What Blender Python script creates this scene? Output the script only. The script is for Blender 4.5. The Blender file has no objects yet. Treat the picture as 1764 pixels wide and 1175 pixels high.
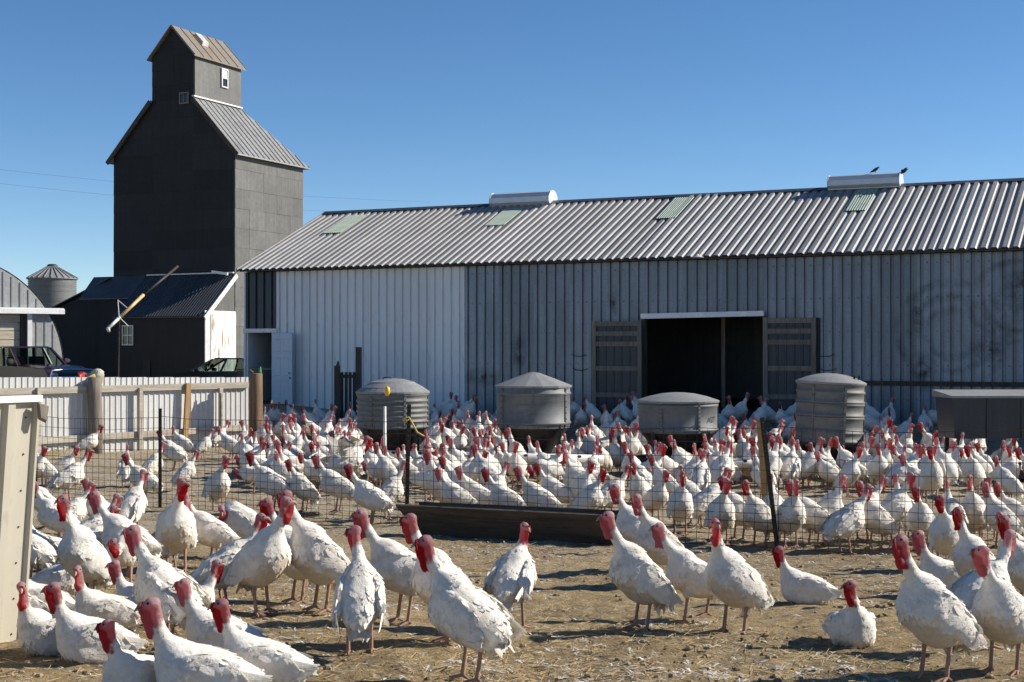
import bpy, math, random
import numpy as np
from mathutils import Vector, Matrix

# ------------------------------------------------------------------ camera, sky, sun, exposure
scn = bpy.context.scene
COL = scn.collection
CZ = 2.8            # camera height above the low part of the yard
F = 2450.0          # focal length in photograph pixels (50 mm on 36 mm)
SUN_AZ, SUN_EL = 9.0, 31.0    # azimuth from +X towards +Y, elevation (degrees)

cam_d = bpy.data.cameras.new('camera')
cam_d.lens = 50.0; cam_d.sensor_width = 36.0
cam_d.clip_start = 0.1; cam_d.clip_end = 6000
cam = bpy.data.objects.new('camera', cam_d); COL.objects.link(cam)
cam.location = (0, 0, CZ)
cam.rotation_euler = (math.radians(90.0) + math.atan(12.5 / F), 0, 0)
scn.camera = cam

world = bpy.data.worlds.new('World'); scn.world = world; world.use_nodes = True
wn = world.node_tree.nodes; wl = world.node_tree.links
wn.clear()
sky = wn.new('ShaderNodeTexSky'); sky.sky_type = 'NISHITA'; sky.sun_disc = False
sky.sun_elevation = math.radians(SUN_EL)
sky.sun_rotation = math.radians(90.0 - SUN_AZ)
sky.altitude = 1400; sky.air_density = 0.75; sky.dust_density = 0.0; sky.ozone_density = 1.5
bg = wn.new('ShaderNodeBackground'); bg.inputs["Strength"].default_value = 0.090
wo = wn.new('ShaderNodeOutputWorld')
hs_ = wn.new('ShaderNodeHueSaturation'); hs_.inputs['Saturation'].default_value = 1.22
wl.new(sky.outputs[0], hs_.inputs['Color']); wl.new(hs_.outputs[0], bg.inputs['Color']); wl.new(bg.outputs[0], wo.inputs['Surface'])

sd = bpy.data.lights.new('sun', 'SUN'); sd.energy = 5.0; sd.angle = math.radians(0.53); sd.color = (1.0, 0.935, 0.83)
sun = bpy.data.objects.new('sun', sd); COL.objects.link(sun)
_s = Vector((math.cos(math.radians(SUN_EL)) * math.cos(math.radians(SUN_AZ)),
             math.cos(math.radians(SUN_EL)) * math.sin(math.radians(SUN_AZ)),
             math.sin(math.radians(SUN_EL))))
sun.rotation_euler = _s.to_track_quat('Z', 'Y').to_euler()
sun.location = (60, 10, 40)

scn.view_settings.view_transform = 'Standard'; scn.view_settings.look = 'None'
scn.view_settings.exposure = 0.55; scn.view_settings.gamma = 1.0
scn.view_settings.use_curve_mapping = False

rng = np.random.default_rng(7); random.seed(7)

# ------------------------------------------------------------------ helpers
def P(px, py, Y):
    """point of the place seen at photograph pixel (px, py) at depth Y"""
    return Vector(((px - 882.0) / F * Y, Y, CZ + (600.0 - py) / F * Y))

def tag(o, label=None, cat=None, group=None, kind=None):
    if label: o['label'] = label
    if cat: o['category'] = cat
    if group: o['group'] = group
    if kind: o['kind'] = kind
    return o

def empty(name, loc, rz=0.0):
    o = bpy.data.objects.new(name, None); COL.objects.link(o)
    o.location = loc; o.rotation_euler = (0, 0, rz); o.empty_display_size = 0.2
    return o

def link(name, me, parent=None):
    o = bpy.data.objects.new(name, me); COL.objects.link(o)
    if parent is not None: o.parent = parent
    return o

class MB:
    """collects shapes, then links them as one mesh object"""
    def __init__(s): s.v = []; s.f = []; s.m = []; s.cur = 0; s.sm = []; s.smooth = False
    def add(s, vs, fs):
        b = len(s.v); s.v += [tuple(v) for v in vs]
        for f in fs: s.f.append(tuple(b + i for i in f)); s.m.append(s.cur); s.sm.append(s.smooth)
    def box(s, x0, x1, y0, y1, z0, z1):
        s.add([(x0,y0,z0),(x1,y0,z0),(x1,y1,z0),(x0,y1,z0),(x0,y0,z1),(x1,y0,z1),(x1,y1,z1),(x0,y1,z1)],
              [(0,3,2,1),(4,5,6,7),(0,1,5,4),(1,2,6,5),(2,3,7,6),(3,0,4,7)])
    def cbox(s, x0, x1, y0, y1, z0, z1, c=0.02):
        """box with bevelled edges"""
        c = min(c, (x1-x0)*.45, (y1-y0)*.45, (z1-z0)*.45)
        rings = []
        for z, i in ((z0, c), (z0+c, 0), (z1-c, 0), (z1, c)):
            a0, a1, b0, b1 = x0+i, x1-i, y0+i, y1-i; k = c*0.6
            rings.append([(a0+k,b0,z),(a1-k,b0,z),(a1,b0+k,z),(a1,b1-k,z),(a1-k,b1,z),(a0+k,b1,z),(a0,b1-k,z),(a0,b0+k,z)])
        s.loft(rings, True, True)
    def loft(s, rings, cap0=True, cap1=True, closed=True):
        n = len(rings[0]); vs = [p for r in rings for p in r]; fs = []
        for i in range(len(rings)-1):
            for j in range(n if closed else n-1):
                k = (j+1) % n
                fs.append((i*n+j, i*n+k, (i+1)*n+k, (i+1)*n+j))
        if cap0: fs.append(tuple(reversed(range(n))))
        if cap1: fs.append(tuple(range((len(rings)-1)*n, len(rings)*n)))
        s.add(vs, fs)
    def tube(s, pts, r, n=8, cap=True):
        pts = [Vector(p) for p in pts]
        rs = r if isinstance(r, (list, tuple)) else [r]*len(pts)
        rings = []; up = None
        for i, p in enumerate(pts):
            t = (pts[min(i+1, len(pts)-1)] - pts[max(i-1, 0)]).normalized()
            if up is None: up = Vector((0,0,1)) if abs(t.z) < .9 else Vector((1,0,0))
            a = t.cross(up).normalized(); b = t.cross(a).normalized(); up = -b if b.dot(up) < 0 else b
            a = t.cross(up).normalized(); b = a.cross(t).normalized()
            rings.append([tuple(p + (a*math.cos(2*math.pi*k/n) + b*math.sin(2*math.pi*k/n))*rs[i]) for k in range(n)])
        s.loft(rings, cap, cap)
    def bar(s, a, b, w, h, up=(0,0,1)):
        """rectangular bar from a to b"""
        a = Vector(a); b = Vector(b); t = (b-a).normalized(); u = Vector(up)
        x = t.cross(u).normalized()*w/2; y = x.cross(t).normalized()*h/2
        s.loft([[tuple(p-x-y), tuple(p+x-y), tuple(p+x+y), tuple(p-x+y)] for p in (a, b)])
    def lathe(s, prof, n=32, c=(0,0,0), cap0=False, cap1=False):
        rings = [[(c[0]+r*math.cos(2*math.pi*k/n), c[1]+r*math.sin(2*math.pi*k/n), c[2]+z) for k in range(n)] for r, z in prof]
        s.loft(rings, cap0, cap1)
    def prism(s, poly, y0, y1):
        """polygon in xz extruded along y"""
        s.loft([[(x, y0, z) for x, z in poly], [(x, y1, z) for x, z in poly]])
    def mesh(s, name, mats):
        me = bpy.data.meshes.new(name); me.from_pydata(s.v, [], s.f)
        for m in (mats if isinstance(mats, (list, tuple)) else [mats]): me.materials.append(m)
        me.polygons.foreach_set('material_index', s.m)
        me.polygons.foreach_set('use_smooth', s.sm)
        me.validate(); me.update()
        import bmesh
        bm = bmesh.new(); bm.from_mesh(me); bmesh.ops.recalc_face_normals(bm, faces=bm.faces[:]); bm.to_mesh(me); bm.free()
        return me
    def build(s, name, mats, parent=None): return link(name, s.mesh(name, mats), parent)

# ------------------------------------------------------------------ materials
def nt(name):
    m = bpy.data.materials.new(name); m.use_nodes = True
    t = m.node_tree; t.nodes.clear()
    o = t.nodes.new('ShaderNodeOutputMaterial'); b = t.nodes.new('ShaderNodeBsdfPrincipled')
    t.links.new(b.outputs[0], o.inputs[0])
    return m, t, b, o
def N(t, typ, **kw):
    n = t.nodes.new(typ)
    for k, v in kw.items():
        if k.startswith('i_'):
            key = k[2:]; n.inputs[int(key) if key.isdigit() else key.replace('_', ' ')].default_value = v
        else: setattr(n, k, v)
    return n
def ramp(t, fac, stops):
    r = t.nodes.new('ShaderNodeValToRGB'); t.links.new(fac, r.inputs[0])
    el = r.color_ramp.elements
    while len(el) < len(stops): el.new(0.5)
    for e, (p, c) in zip(el, stops): e.position = p; e.color = (*c, 1) if len(c) == 3 else c
    return r.outputs[0]
def mix(t, fac, a, b, blend='MIX'):
    n = t.nodes.new('ShaderNodeMix'); n.data_type = 'RGBA'; n.blend_type = blend
    for s, v in ((n.inputs[0], fac), (n.inputs[6], a), (n.inputs[7], b)):
        if hasattr(v, 'links'): t.links.new(v, s)
        elif isinstance(v, (tuple, list)): s.default_value = (*v, 1) if len(v) == 3 else v
        else: s.default_value = v
    return n.outputs[2]
def math_(t, op, a, b=0.0, clamp=False):
    n = t.nodes.new('ShaderNodeMath'); n.operation = op; n.use_clamp = clamp
    for s, v in ((n.inputs[0], a), (n.inputs[1], b)):
        if hasattr(v, 'links'): t.links.new(v, s)
        else: s.default_value = v
    return n.outputs[0]
def coords(t, scale=(1,1,1), obj=True, loc=(0,0,0)):
    tc = t.nodes.new('ShaderNodeTexCoord'); mp = t.nodes.new('ShaderNodeMapping')
    mp.inputs['Scale'].default_value = scale; mp.inputs['Location'].default_value = loc
    t.links.new(tc.outputs['Object' if obj else 'Generated'], mp.inputs[0]); return mp.outputs[0]
def noise(t, vec, scale, detail=4.0, rough=0.6):
    n = N(t, 'ShaderNodeTexNoise'); n.inputs['Scale'].default_value = scale
    n.inputs['Detail'].default_value = detail; n.inputs['Roughness'].default_value = rough
    t.links.new(vec, n.inputs['Vector']); return n.outputs['Fac']
def bump(t, b, h, strength=0.3, dist=0.01):
    n = N(t, 'ShaderNodeBump'); n.inputs['Strength'].default_value = strength; n.inputs['Distance'].default_value = dist
    t.links.new(h, n.inputs['Height']); t.links.new(n.outputs[0], b.inputs['Normal'])

def mat_var(name, c0, c1, rough=0.6, metal=0.0, scale=3.0, stretch=(1,1,1), c2=None, bstr=0.0, rand=0.0, lo=.35, hi=.65):
    """two-tone procedural material with a second, finer layer of spots"""
    m, t, b, o = nt(name)
    v = coords(t, stretch)
    n1 = noise(t, v, scale, 6, .65)
    c = ramp(t, n1, [(lo, c0), (hi, c1)])
    if c2 is not None:
        n2 = noise(t, v, scale*4.3, 5, .7)
        f = ramp(t, n2, [(.56, (0,0,0)), (.7, (1,1,1))])
        c = mix(t, f, c, c2)
    if rand:
        oi = N(t, 'ShaderNodeObjectInfo')
        k = math_(t, 'MULTIPLY_ADD', oi.outputs['Random'], rand); t.nodes[-1].inputs[2].default_value = 1 - rand*0.5
        c = mix(t, 1.0, c, k, 'MULTIPLY')
    t.links.new(c, b.inputs['Base Color'])
    b.inputs['Roughness'].default_value = rough; b.inputs['Metallic'].default_value = metal
    if bstr: bump(t, b, noise(t, v, scale*8, 4, .6), bstr, 0.01)
    return m

M = {}
M['galv_wall'] = None
def galv(name, base, streak, spang=18.0, rough=.42, metal=.55, screws=0.0, vary=.3):
    """weathered galvanised sheet: spangle, vertical streaks, optional scuffs left on the wall"""
    m, t, b, o = nt(name)
    v = coords(t)
    vs = coords(t, (6, 6, .25))
    n1 = noise(t, v, spang, 3, .6); n2 = noise(t, vs, 1.6, 5, .6); n3 = noise(t, v, .7, 4, .6)
    c = ramp(t, n1, [(.3, tuple(x*.82 for x in base)), (.7, tuple(min(1, x*1.15) for x in base))])
    c = mix(t, ramp(t, n2, [(.42, (0,0,0)), (.68, (.75,.75,.75))]), c, streak)
    c = mix(t, ramp(t, n3, [(.45, (0,0,0)), (.8, (.6,.6,.6))]), c, tuple(x*.6 for x in streak))
    oi = N(t, 'ShaderNodeObjectInfo')
    k = math_(t, 'MULTIPLY_ADD', oi.outputs['Random'], vary); t.nodes[-1].inputs[2].default_value = 1.0 - vary*.6
    c = mix(t, 1.0, c, k, 'MULTIPLY')
    # rows of screw heads with a little stain below each
    w = N(t, 'ShaderNodeTexCoord')
    sx = N(t, 'ShaderNodeSeparateXYZ'); t.links.new(w.outputs['Object'], sx.inputs[0])
    if screws:
        fx = math_(t, 'ABSOLUTE', math_(t, 'SUBTRACT', math_(t, 'FRACT', math_(t, 'DIVIDE', sx.outputs[0], screws)), .5))
        fz = math_(t, 'ABSOLUTE', math_(t, 'SUBTRACT', math_(t, 'FRACT', math_(t, 'DIVIDE', sx.outputs[2], .93)), .5))
        dot = math_(t, 'MULTIPLY', math_(t, 'GREATER_THAN', fx, .40), math_(t, 'LESS_THAN', fz, .028))
        dot = math_(t, 'MULTIPLY', dot, ramp(t, noise(t, v, 3.0, 2, .5), [(.35, (.1,.1,.1)), (.6, (.8,.8,.8))]))
        c = mix(t, dot, c, tuple(x*.35 for x in base))
    t.links.new(c, b.inputs['Base Color'])
    b.inputs['Roughness'].default_value = rough; b.inputs['Metallic'].default_value = metal
    bump(t, b, n1, .12, .004)
    return m
M['galv_wall'] = galv('galvanised_wall_sheet', (.22,.25,.285), (.15,.172,.20), metal=.4, rough=.42, screws=.27, vary=.35)
M['blue_wall'] = galv('dark_blue_grey_sheet', (.035,.042,.052), (.025,.03,.037), metal=.2)
M['white_wall'] = mat_var('white_painted_sheet', (.66,.67,.68), (.74,.75,.76), .38, 0, 1.2, (1,1,.3), (.54,.54,.53), rand=.10)
M['roof'] = galv('galvanised_roof_sheet', (.34,.33,.315), (.25,.24,.225), 9.0, .55, .12)
M['roof_dark'] = galv('dark_roof_sheet', (.07,.075,.085), (.04,.043,.05), 9.0, .5, .2)
M['roof_rust'] = mat_var('rusty_roof_sheet', (.19,.18,.16), (.20,.14,.085), .7, .1, .9, (1,1,1), (.14,.09,.055), lo=.42, hi=.66)
M['roof_tower'] = galv('tower_roof_sheet', (.34,.34,.335), (.23,.23,.225), 7.0, .5, .35)
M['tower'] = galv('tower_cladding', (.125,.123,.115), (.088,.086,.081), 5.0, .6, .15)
M['tower_shaded'] = galv('dark_shaded_cladding', (.016,.016,.017), (.009,.009,.010), 2.5, .8, .0, vary=.6)  # deep shade of the front walls put into a near-black sheet colour
M['quonset'] = galv('quonset_end_sheet', (.42,.42,.41), (.33,.33,.325), 6.0, .6, .05)
M['trim_white'] = mat_var('white_painted_trim', (.70,.70,.69), (.80,.80,.79), .5, 0, 2.5, (1,1,1), (.5,.49,.47))
M['vent_white'] = mat_var('white_enamel', (.55,.56,.57), (.66,.66,.67), .35, .15, 2.0)
M['skylight'] = mat_var('green_fibreglass', (.25,.31,.25), (.33,.40,.32), .5, 0, 3.0)
M['door_blue'] = mat_var('pale_blue_door_paint', (.50,.56,.63), (.57,.62,.68), .4, 0, 2.0)
M['wood_grey'] = mat_var('weathered_grey_wood', (.13,.105,.085), (.23,.195,.16), .85, 0, 3.0, (4,4,.35), (.10,.085,.07), .4, rand=.35)
M['wood_rail'] = mat_var('pale_weathered_rail_wood', (.34,.30,.24), (.50,.45,.37), .85, 0, 2.5, (.35,5,5), (.20,.17,.13), .4, rand=.2)
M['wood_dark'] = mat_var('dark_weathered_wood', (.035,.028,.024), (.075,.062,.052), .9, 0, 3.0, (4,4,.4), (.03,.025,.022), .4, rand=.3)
M['trough_wood'] = mat_var('brown_trough_boards', (.06,.042,.028), (.12,.088,.06), .9, 0, 3.0, (.5,4,4), (.035,.025,.018), .4, rand=.3)
M['wood_brown'] = mat_var('brown_post_wood', (.14,.085,.05), (.24,.15,.085), .85, 0, 2.6, (5,5,.35), (.07,.045,.03), .5)
M['wood_stake'] = mat_var('amber_stake_wood', (.30,.17,.07), (.40,.25,.11), .8, 0, 3.0, (5,5,.35), (.16,.09,.04), .4)
M['wood_peel'] = mat_var('peeling_white_boards', (.25,.20,.15), (.78,.76,.72), .85, 0, 1.7, (5,5,.5), (.33,.28,.22), .4, rand=.2, lo=.38, hi=.5)
M['plank_tan'] = mat_var('tan_planks', (.42,.36,.27), (.60,.54,.43), .85, 0, 2.0, (.6,.6,5), (.26,.20,.13), .4, rand=.25)
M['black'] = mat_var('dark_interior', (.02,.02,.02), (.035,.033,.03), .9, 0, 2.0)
M['iron'] = mat_var('dark_steel', (.03,.028,.026), (.07,.055,.045), .6, .5, 8.0)
M['wire'] = mat_var('rusty_dark_wire', (.035,.032,.03), (.08,.065,.055), .6, .5, 6.0)
M['fence_white'] = mat_var('white_ribbed_fence_sheet', (.50,.50,.485), (.60,.595,.575), .5, 0, 1.3, (1,1,.4), (.44,.43,.40), rand=.12)
M['beige'] = mat_var('beige_painted_sheet', (.48,.44,.35), (.54,.50,.41), .45, 0, 1.5, (1,1,.4), (.40,.37,.30))
M['glass'] = None
m, t, b, o = nt('dark_window_glass'); b.inputs['Base Color'].default_value = (.015,.02,.022,1); b.inputs['Roughness'].default_value = .06
t.links.new(ramp(t, noise(t, coords(t), 4.0), [(.3, (.010,.014,.016)), (.7, (.03,.04,.04))]), b.inputs['Base Color']); M['glass'] = m
m, t, b, o = nt('clear_car_glass'); b.inputs['Base Color'].default_value = (.75,.85,.80,1); b.inputs['Roughness'].default_value = .02
b.inputs['Transmission Weight'].default_value = 1.0; b.inputs['IOR'].default_value = 1.02
t.links.new(ramp(t, noise(t, coords(t), 3.0), [(.3, (.20,.27,.24)), (.7, (.28,.36,.32))]), b.inputs['Base Color']); M['car_glass'] = m
def paint(name, c):
    m, t, b, o = nt(name); b.inputs['Roughness'].default_value = .28
    t.links.new(ramp(t, noise(t, coords(t), 5.0), [(.3, tuple(x*.85 for x in c)), (.7, tuple(x*1.15 for x in c))]), b.inputs['Base Color'])
    b.inputs['Coat Weight'].default_value = 1.0; b.inputs['Coat Roughness'].default_value = .06; return m
M['maroon'] = paint('maroon_truck_paint', (.022,.006,.010)); M['blackpaint'] = paint('black_car_paint', (.008,.008,.009))
M['tyre'] = mat_var('tyre_rubber', (.015,.015,.015), (.03,.03,.03), .85, 0, 5.0)
M['chrome'] = mat_var('bright_metal', (.45,.46,.48), (.6,.6,.62), .25, .9, 4.0)
M['yellow'] = mat_var('yellow_orange_plastic', (.75,.38,.02), (.85,.48,.04), .4, 0, 4.0)
M['auger_y'] = mat_var('faded_yellow_auger_paint', (.52,.33,.12), (.62,.47,.24), .6, .1, 2.5, (1,1,1), (.30,.14,.07))
M['auger_w'] = mat_var('pale_auger_steel', (.45,.45,.44), (.58,.58,.57), .5, .2, 2.5)
M['red'] = mat_var('red_plastic', (.45,.02,.02), (.6,.04,.03), .4, 0, 3.0)
M['green'] = mat_var('green_plastic', (.05,.25,.08), (.10,.38,.14), .5, 0, 3.0)
M['rag'] = mat_var('dusty_rag', (.36,.33,.26), (.50,.46,.38), .95, 0, 9.0, bstr=.6)
M['pvc'] = mat_var('white_pvc_pipe', (.58,.55,.48), (.74,.72,.67), .45, 0, 2.0, (1,1,1), (.42,.36,.26))
M['rope'] = mat_var('yellow_twine', (.45,.33,.08), (.55,.42,.14), .8, 0, 8.0)
def feeder_mat(name, base, scuff):
    m, t, b, o = nt(name)
    v = coords(t); vb = coords(t, (.5,.5,7))
    n1 = noise(t, v, 9.0, 4, .6); n2 = noise(t, vb, 1.1, 4, .6); n3 = noise(t, v, 1.6, 5, .65)
    c = ramp(t, n1, [(.3, tuple(x*.85 for x in base)), (.7, tuple(x*1.12 for x in base))])
    c = mix(t, ramp(t, n2, [(.48, (0,0,0)), (.66, (.7,.7,.7))]), c, tuple(x*.62 for x in base))
    c = mix(t, ramp(t, math_(t, 'MULTIPLY', n3, n2), [(.33, (0,0,0)), (.38, (1,1,1))]), c, scuff)
    t.links.new(c, b.inputs['Base Color']); b.inputs['Roughness'].default_value = .62; b.inputs['Metallic'].default_value = .1
    bump(t, b, n1, .15, .004); return m
M['feeder_a'] = feeder_mat('galvanised_feeder_with_red_scuffs', (.135,.135,.13), (.21,.095,.07))
M['feeder_b'] = feeder_mat('galvanised_feeder', (.14,.147,.15), (.10,.097,.093))
M['feeder_lid'] = mat_var('pale_galvanised_lid', (.19,.193,.195), (.25,.25,.25), .75, .05, 3.0, (1,1,1), (.30,.29,.27))
M['ink'] = mat_var('dark_stencil_ink', (.03,.03,.03), (.06,.06,.06), .7, 0, 4.0)

# ------------------------------------------------------------------ terrain
BY = 37.0                                        # depth of the barn front at the right edge of the view
UX, UY = 0.905, -0.426                           # barn long axis (towards the right)
UN = math.hypot(UX, UY); UX /= UN; UY /= UN
NX, NY = UY, -UX                                 # outward normal of the barn front
YL = 1.286 * BY
AX, AY = (410 - 882) / F * YL, YL                # left eave corner of the barn
BROT = math.atan2(UY, UX)
FEN0 = P(-230, 650, 34.0); FEN1 = P(428, 650, 41.5)   # the white sheet fence

def sstep(a, b, x):
    t = np.clip((x - a) / (b - a), 0, 1); return t * t * (3 - 2 * t)
PRO_Y = np.array([-400, 0, 4, 8.7, 10.5, 14, 17, 22, 29, 36, 5000.])
PRO_Z = np.array([1.3, 1.15, 1.0, .77, .66, .48, .37, .24, .0, .0, 0.])
def gz(X, Y):
    X = np.asarray(X, float); Y = np.asarray(Y, float)
    z = np.interp(Y, PRO_Y, PRO_Z)
    dx, dy = X - AX, Y - AY
    along = dx * UX + dy * UY; front = dx * NX + dy * NY
    rise = .62 * (1 - sstep(.6, 6.0, front)) + .33 * (1 - sstep(.3, 3.5, front)) * (1 - sstep(1.0, 5.0, along))
    z = np.maximum(z, z * 0 + rise * (Y > 15))
    fx, fy = FEN1.x - FEN0.x, FEN1.y - FEN0.y; L = math.hypot(fx, fy); fx /= L; fy /= L
    bx = X - FEN0.x; by = Y - FEN0.y
    behind = -bx * fy + by * fx; al = bx * fx + by * fy
    k = sstep(.25, 1.3, behind) * (1 - sstep(L - .2, L + .9, al))
    k = np.maximum(k, sstep(-.5, 1.5, -front) )
    z = z * (1 - k) + np.maximum(z, .95) * k
    return z
def gz1(x, y): return float(gz(x, y))
def foot_depth(py, px=882.0):
    """depth at which the ground is seen at photograph row py"""
    a, b = 5.0, 45.0
    for _ in range(50):
        m_ = .5 * (a + b); yy = 600 + (CZ - float(np.interp(m_, PRO_Y, PRO_Z))) / m_ * F
        if yy > py: a = m_
        else: b = m_
    return .5 * (a + b)

def vnoise(X, Y, s, seed):
    """smooth lattice noise in [-1, 1]"""
    r = np.random.default_rng(seed); T = r.uniform(-1, 1, (256, 256))
    x = X / s; y = Y / s; xi = np.floor(x).astype(int); yi = np.floor(y).astype(int)
    fx = x - xi; fy = y - yi; fx = fx*fx*(3-2*fx); fy = fy*fy*(3-2*fy)
    g = lambda i, j: T[(xi+i) % 256, (yi+j) % 256]
    return (g(0,0)*(1-fx)+g(1,0)*fx)*(1-fy) + (g(0,1)*(1-fx)+g(1,1)*fx)*fy
def relief(X, Y):
    near = 1 - sstep(28, 40, Y)
    return near * (.030 * vnoise(X, Y, 1.3, 1) + .022 * vnoise(X, Y, .42, 2) + .018 * vnoise(X, Y, .17, 3) + .012*vnoise(X, Y, .085, 4))

def big_mesh(name, co, quads, mats, smooth=True):
    me = bpy.data.meshes.new(name)
    me.vertices.add(len(co)); me.vertices.foreach_set('co', np.asarray(co, np.float32).ravel())
    q = np.asarray(quads, np.int32); k = q.shape[1]
    me.loops.add(q.size); me.loops.foreach_set('vertex_index', q.ravel())
    me.polygons.add(len(q)); me.polygons.foreach_set('loop_start', np.arange(0, q.size, k, dtype=np.int32))
    me.polygons.foreach_set('loop_total', np.full(len(q), k, np.int32))
    me.polygons.foreach_set('use_smooth', np.full(len(q), smooth))
    for m in mats: me.materials.append(m)
    me.update(); me.validate(); return me

def grow(a, b, n): return a + (b - a) * (np.geomspace(1, 400, n + 1)[1:] - 1) / 399
xs = np.concatenate([-grow(11, 2500, 22)[::-1], np.arange(-11, 13, .065), grow(13, 2500, 22)])
ys = np.concatenate([-grow(0, 800, 10)[::-1], np.arange(0, 7.5, .4), np.arange(7.5, 20, .055), np.arange(20, 31, .1), np.arange(31, 60, .35), grow(60, 4500, 26)])
GX, GY = np.meshgrid(xs, ys, indexing='ij')
GZ = gz(GX, GY) + relief(GX, GY)
nx, ny = GX.shape; idx = np.arange(nx*ny).reshape(nx, ny)
quads = np.stack([idx[:-1,:-1], idx[1:,:-1], idx[1:,1:], idx[:-1,1:]], -1).reshape(-1, 4)
m, t, b, o = nt('farmyard_dirt')
tc = N(t, 'ShaderNodeNewGeometry'); v = tc.outputs['Position']
n1 = noise(t, v, .55, 5, .6); n2 = noise(t, v, 7.0, 8, .78); n3 = noise(t, v, 34.0, 5, .75); n4 = noise(t, v, 1.1, 6, .7)
sep = N(t, 'ShaderNodeSeparateXYZ'); t.links.new(v, sep.inputs[0])
c = ramp(t, n2, [(.34, (.09,.056,.026)), (.46, (.30,.20,.088)), (.56, (.47,.335,.155)), (.72, (.60,.47,.26))])
c = mix(t, ramp(t, n3, [(.35, (.85,.85,.85)), (.65, (0,0,0))]), c, mix(t, .5, c, (.065,.045,.028)))
# trodden straw bedding towards the front left, feather and lime dust in the middle of the yard
gol = ramp(t, n4, [(.42, (0,0,0)), (.64, (.6,.6,.6))])
c = mix(t, gol, c, mix(t, ramp(t, n3, [(.4, (0,0,0)), (.6, (1,1,1))]), (.42,.275,.10), (.60,.43,.18)))
mr = N(t, 'ShaderNodeMapRange'); t.links.new(sep.outputs[1], mr.inputs[0])
for i, vv in zip((1,2,3,4), (14.0, 22.0, 0.0, 1.0)): mr.inputs[i].default_value = vv
dust = math_(t, 'MULTIPLY', ramp(t, noise(t, v, 1.1, 6, .7), [(.34, (.12,.12,.12)), (.62, (1,1,1))]), math_(t, 'MULTIPLY_ADD', mr.outputs[0], .62))
t.nodes[-1].inputs[2].default_value = .14
for nn in t.nodes:
    if nn.type == 'MATH' and nn.operation == 'MULTIPLY_ADD': nn.inputs[2].default_value = .12
c = mix(t, dust, c, ramp(t, n3, [(.35, (.27,.235,.18)), (.62, (.54,.50,.42))]))
fl = noise(t, v, 19.0, 3, .5); fl2 = noise(t, v, .9, 4, .6)
spots = math_(t, 'MULTIPLY', ramp(t, fl, [(.60, (0,0,0)), (.66, (1,1,1))]), ramp(t, fl2, [(.40, (0,0,0)), (.56, (1,1,1))]))
c = mix(t, spots, c, (.60,.56,.49))
dk_ = noise(t, v, 1.7, 7, .75)
c = mix(t, ramp(t, dk_, [(.54, (0,0,0)), (.66, (.75,.75,.75))]), c, mix(t, .6, c, (.07,.047,.026)))
t.links.new(c, b.inputs['Base Color']); b.inputs['Roughness'].default_value = .95
bump(t, b, math_(t, 'ADD', n3, math_(t, 'MULTIPLY', n2, 1.6)), 1.0, .045)
M['ground'] = m
g = link('ground', big_mesh('ground', np.stack([GX, GY, GZ], -1).reshape(-1, 3), quads, [m])); tag(g, kind='structure')

# ------------------------------------------------------------------ barn
def brot(lx, ly): return (AX + lx*UX - ly*NX, AY + lx*UY - ly*NY)      # local x along the front, y into the barn
def t_at(px, ly=0.0):
    k = (px - 882.0) / F; ox, oy = AX - ly*NX, AY - ly*NY
    return (k*oy - ox) / (UX - k*UY)
def z_at(px, py, ly=0.0):
    t_ = t_at(px, ly); Y = brot(t_, ly)[1]; return CZ + (600 - py) / F * Y
EZ = z_at(411, 466); RW = 4.98 * YL / 43.7
RZ = z_at(562, 368, RW)                      # ridge height and half depth
SLOPE = math.atan2(RZ - EZ, RW)
def roof_x(px, py):
    """local (x, y) of the roof point at a pixel"""
    a, b_ = 0.0, RW
    for _ in range(40):
        m_ = .5*(a+b_); z = EZ + (RZ-EZ)*m_/RW
        if z < z_at(px, py, m_): a = m_
        else: b_ = m_
    return t_at(px, a), a
BL = 40.0; WY = .30          # barn length, wall set back under the eave
barn = empty('livestock_barn', (AX, AY, 0), BROT)
tag(barn, 'long low metal barn with a ribbed grey roof and a wide dark doorway', 'barn')

def ribbed(w, h, pitch, base, top, height, name, mats, first=None, t_wall=.0):
    """one ribbed sheet standing in xz, ribs towards -y"""
    pr = [(0.0, 0.0)]; x = pitch*.5 if first is None else first
    while x < w - base*.4:
        a0 = max(0.001, x-base/2); a1 = min(w-.001, x+base/2)
        pr += [(a0, 0), (x-top/2, -height), (x+top/2, -height), (a1, 0)]; x += pitch
    pr.append((w, 0.0))
    nlev = 2
    mb = MB()
    mb.loft([[(x_, y_, h*k/(nlev-1)) for x_, y_ in pr] for k in range(nlev)], False, False, False)
    mb.loft([[(x_, max(.004, .012-height), h*k/(nlev-1)) for x_ in (w, 0.0)] for k in range(nlev)], False, False, False)
    me = bpy.data.meshes.new(name); me.from_pydata(mb.v, [], mb.f)
    me.materials.append(mats); me.update(); return me

fw = MB(); fw.box(.12, BL, WY+.12, WY+.22, EZ-.62, EZ-.30)
front_wall = fw.build('front_wall', M['wood_dark'], barn)      # timber eave beam that carries the sheets
xd0, xd1 = t_at(421, WY), t_at(469, WY); dz1 = z_at(445, 573, WY)
xw0, xw1 = t_at(476, WY), t_at(800, WY)
xb0, xb1 = t_at(1110, WY), t_at(1316, WY); bz1 = z_at(1210, 545, WY)
ztop = EZ - .05
def run(x0, x1, n, z0, z1, mat, name='wall_panel', yo=0.0):
    w = (x1-x0)/n
    me = ribbed(w, z1-z0, w/4.0, .095, .055, -.060, name, M[mat], first=w/8)
    for i in range(n):
        o_ = link(name, me, front_wall); o_.location = (x0+i*w, WY+yo+(.002 if i % 2 else 0), z0)
        o_.rotation_euler = (rng.normal(0, .0015), 0, 0)
run(xd0+.02, xw0, 1, dz1+.12, ztop, 'blue_wall')
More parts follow.
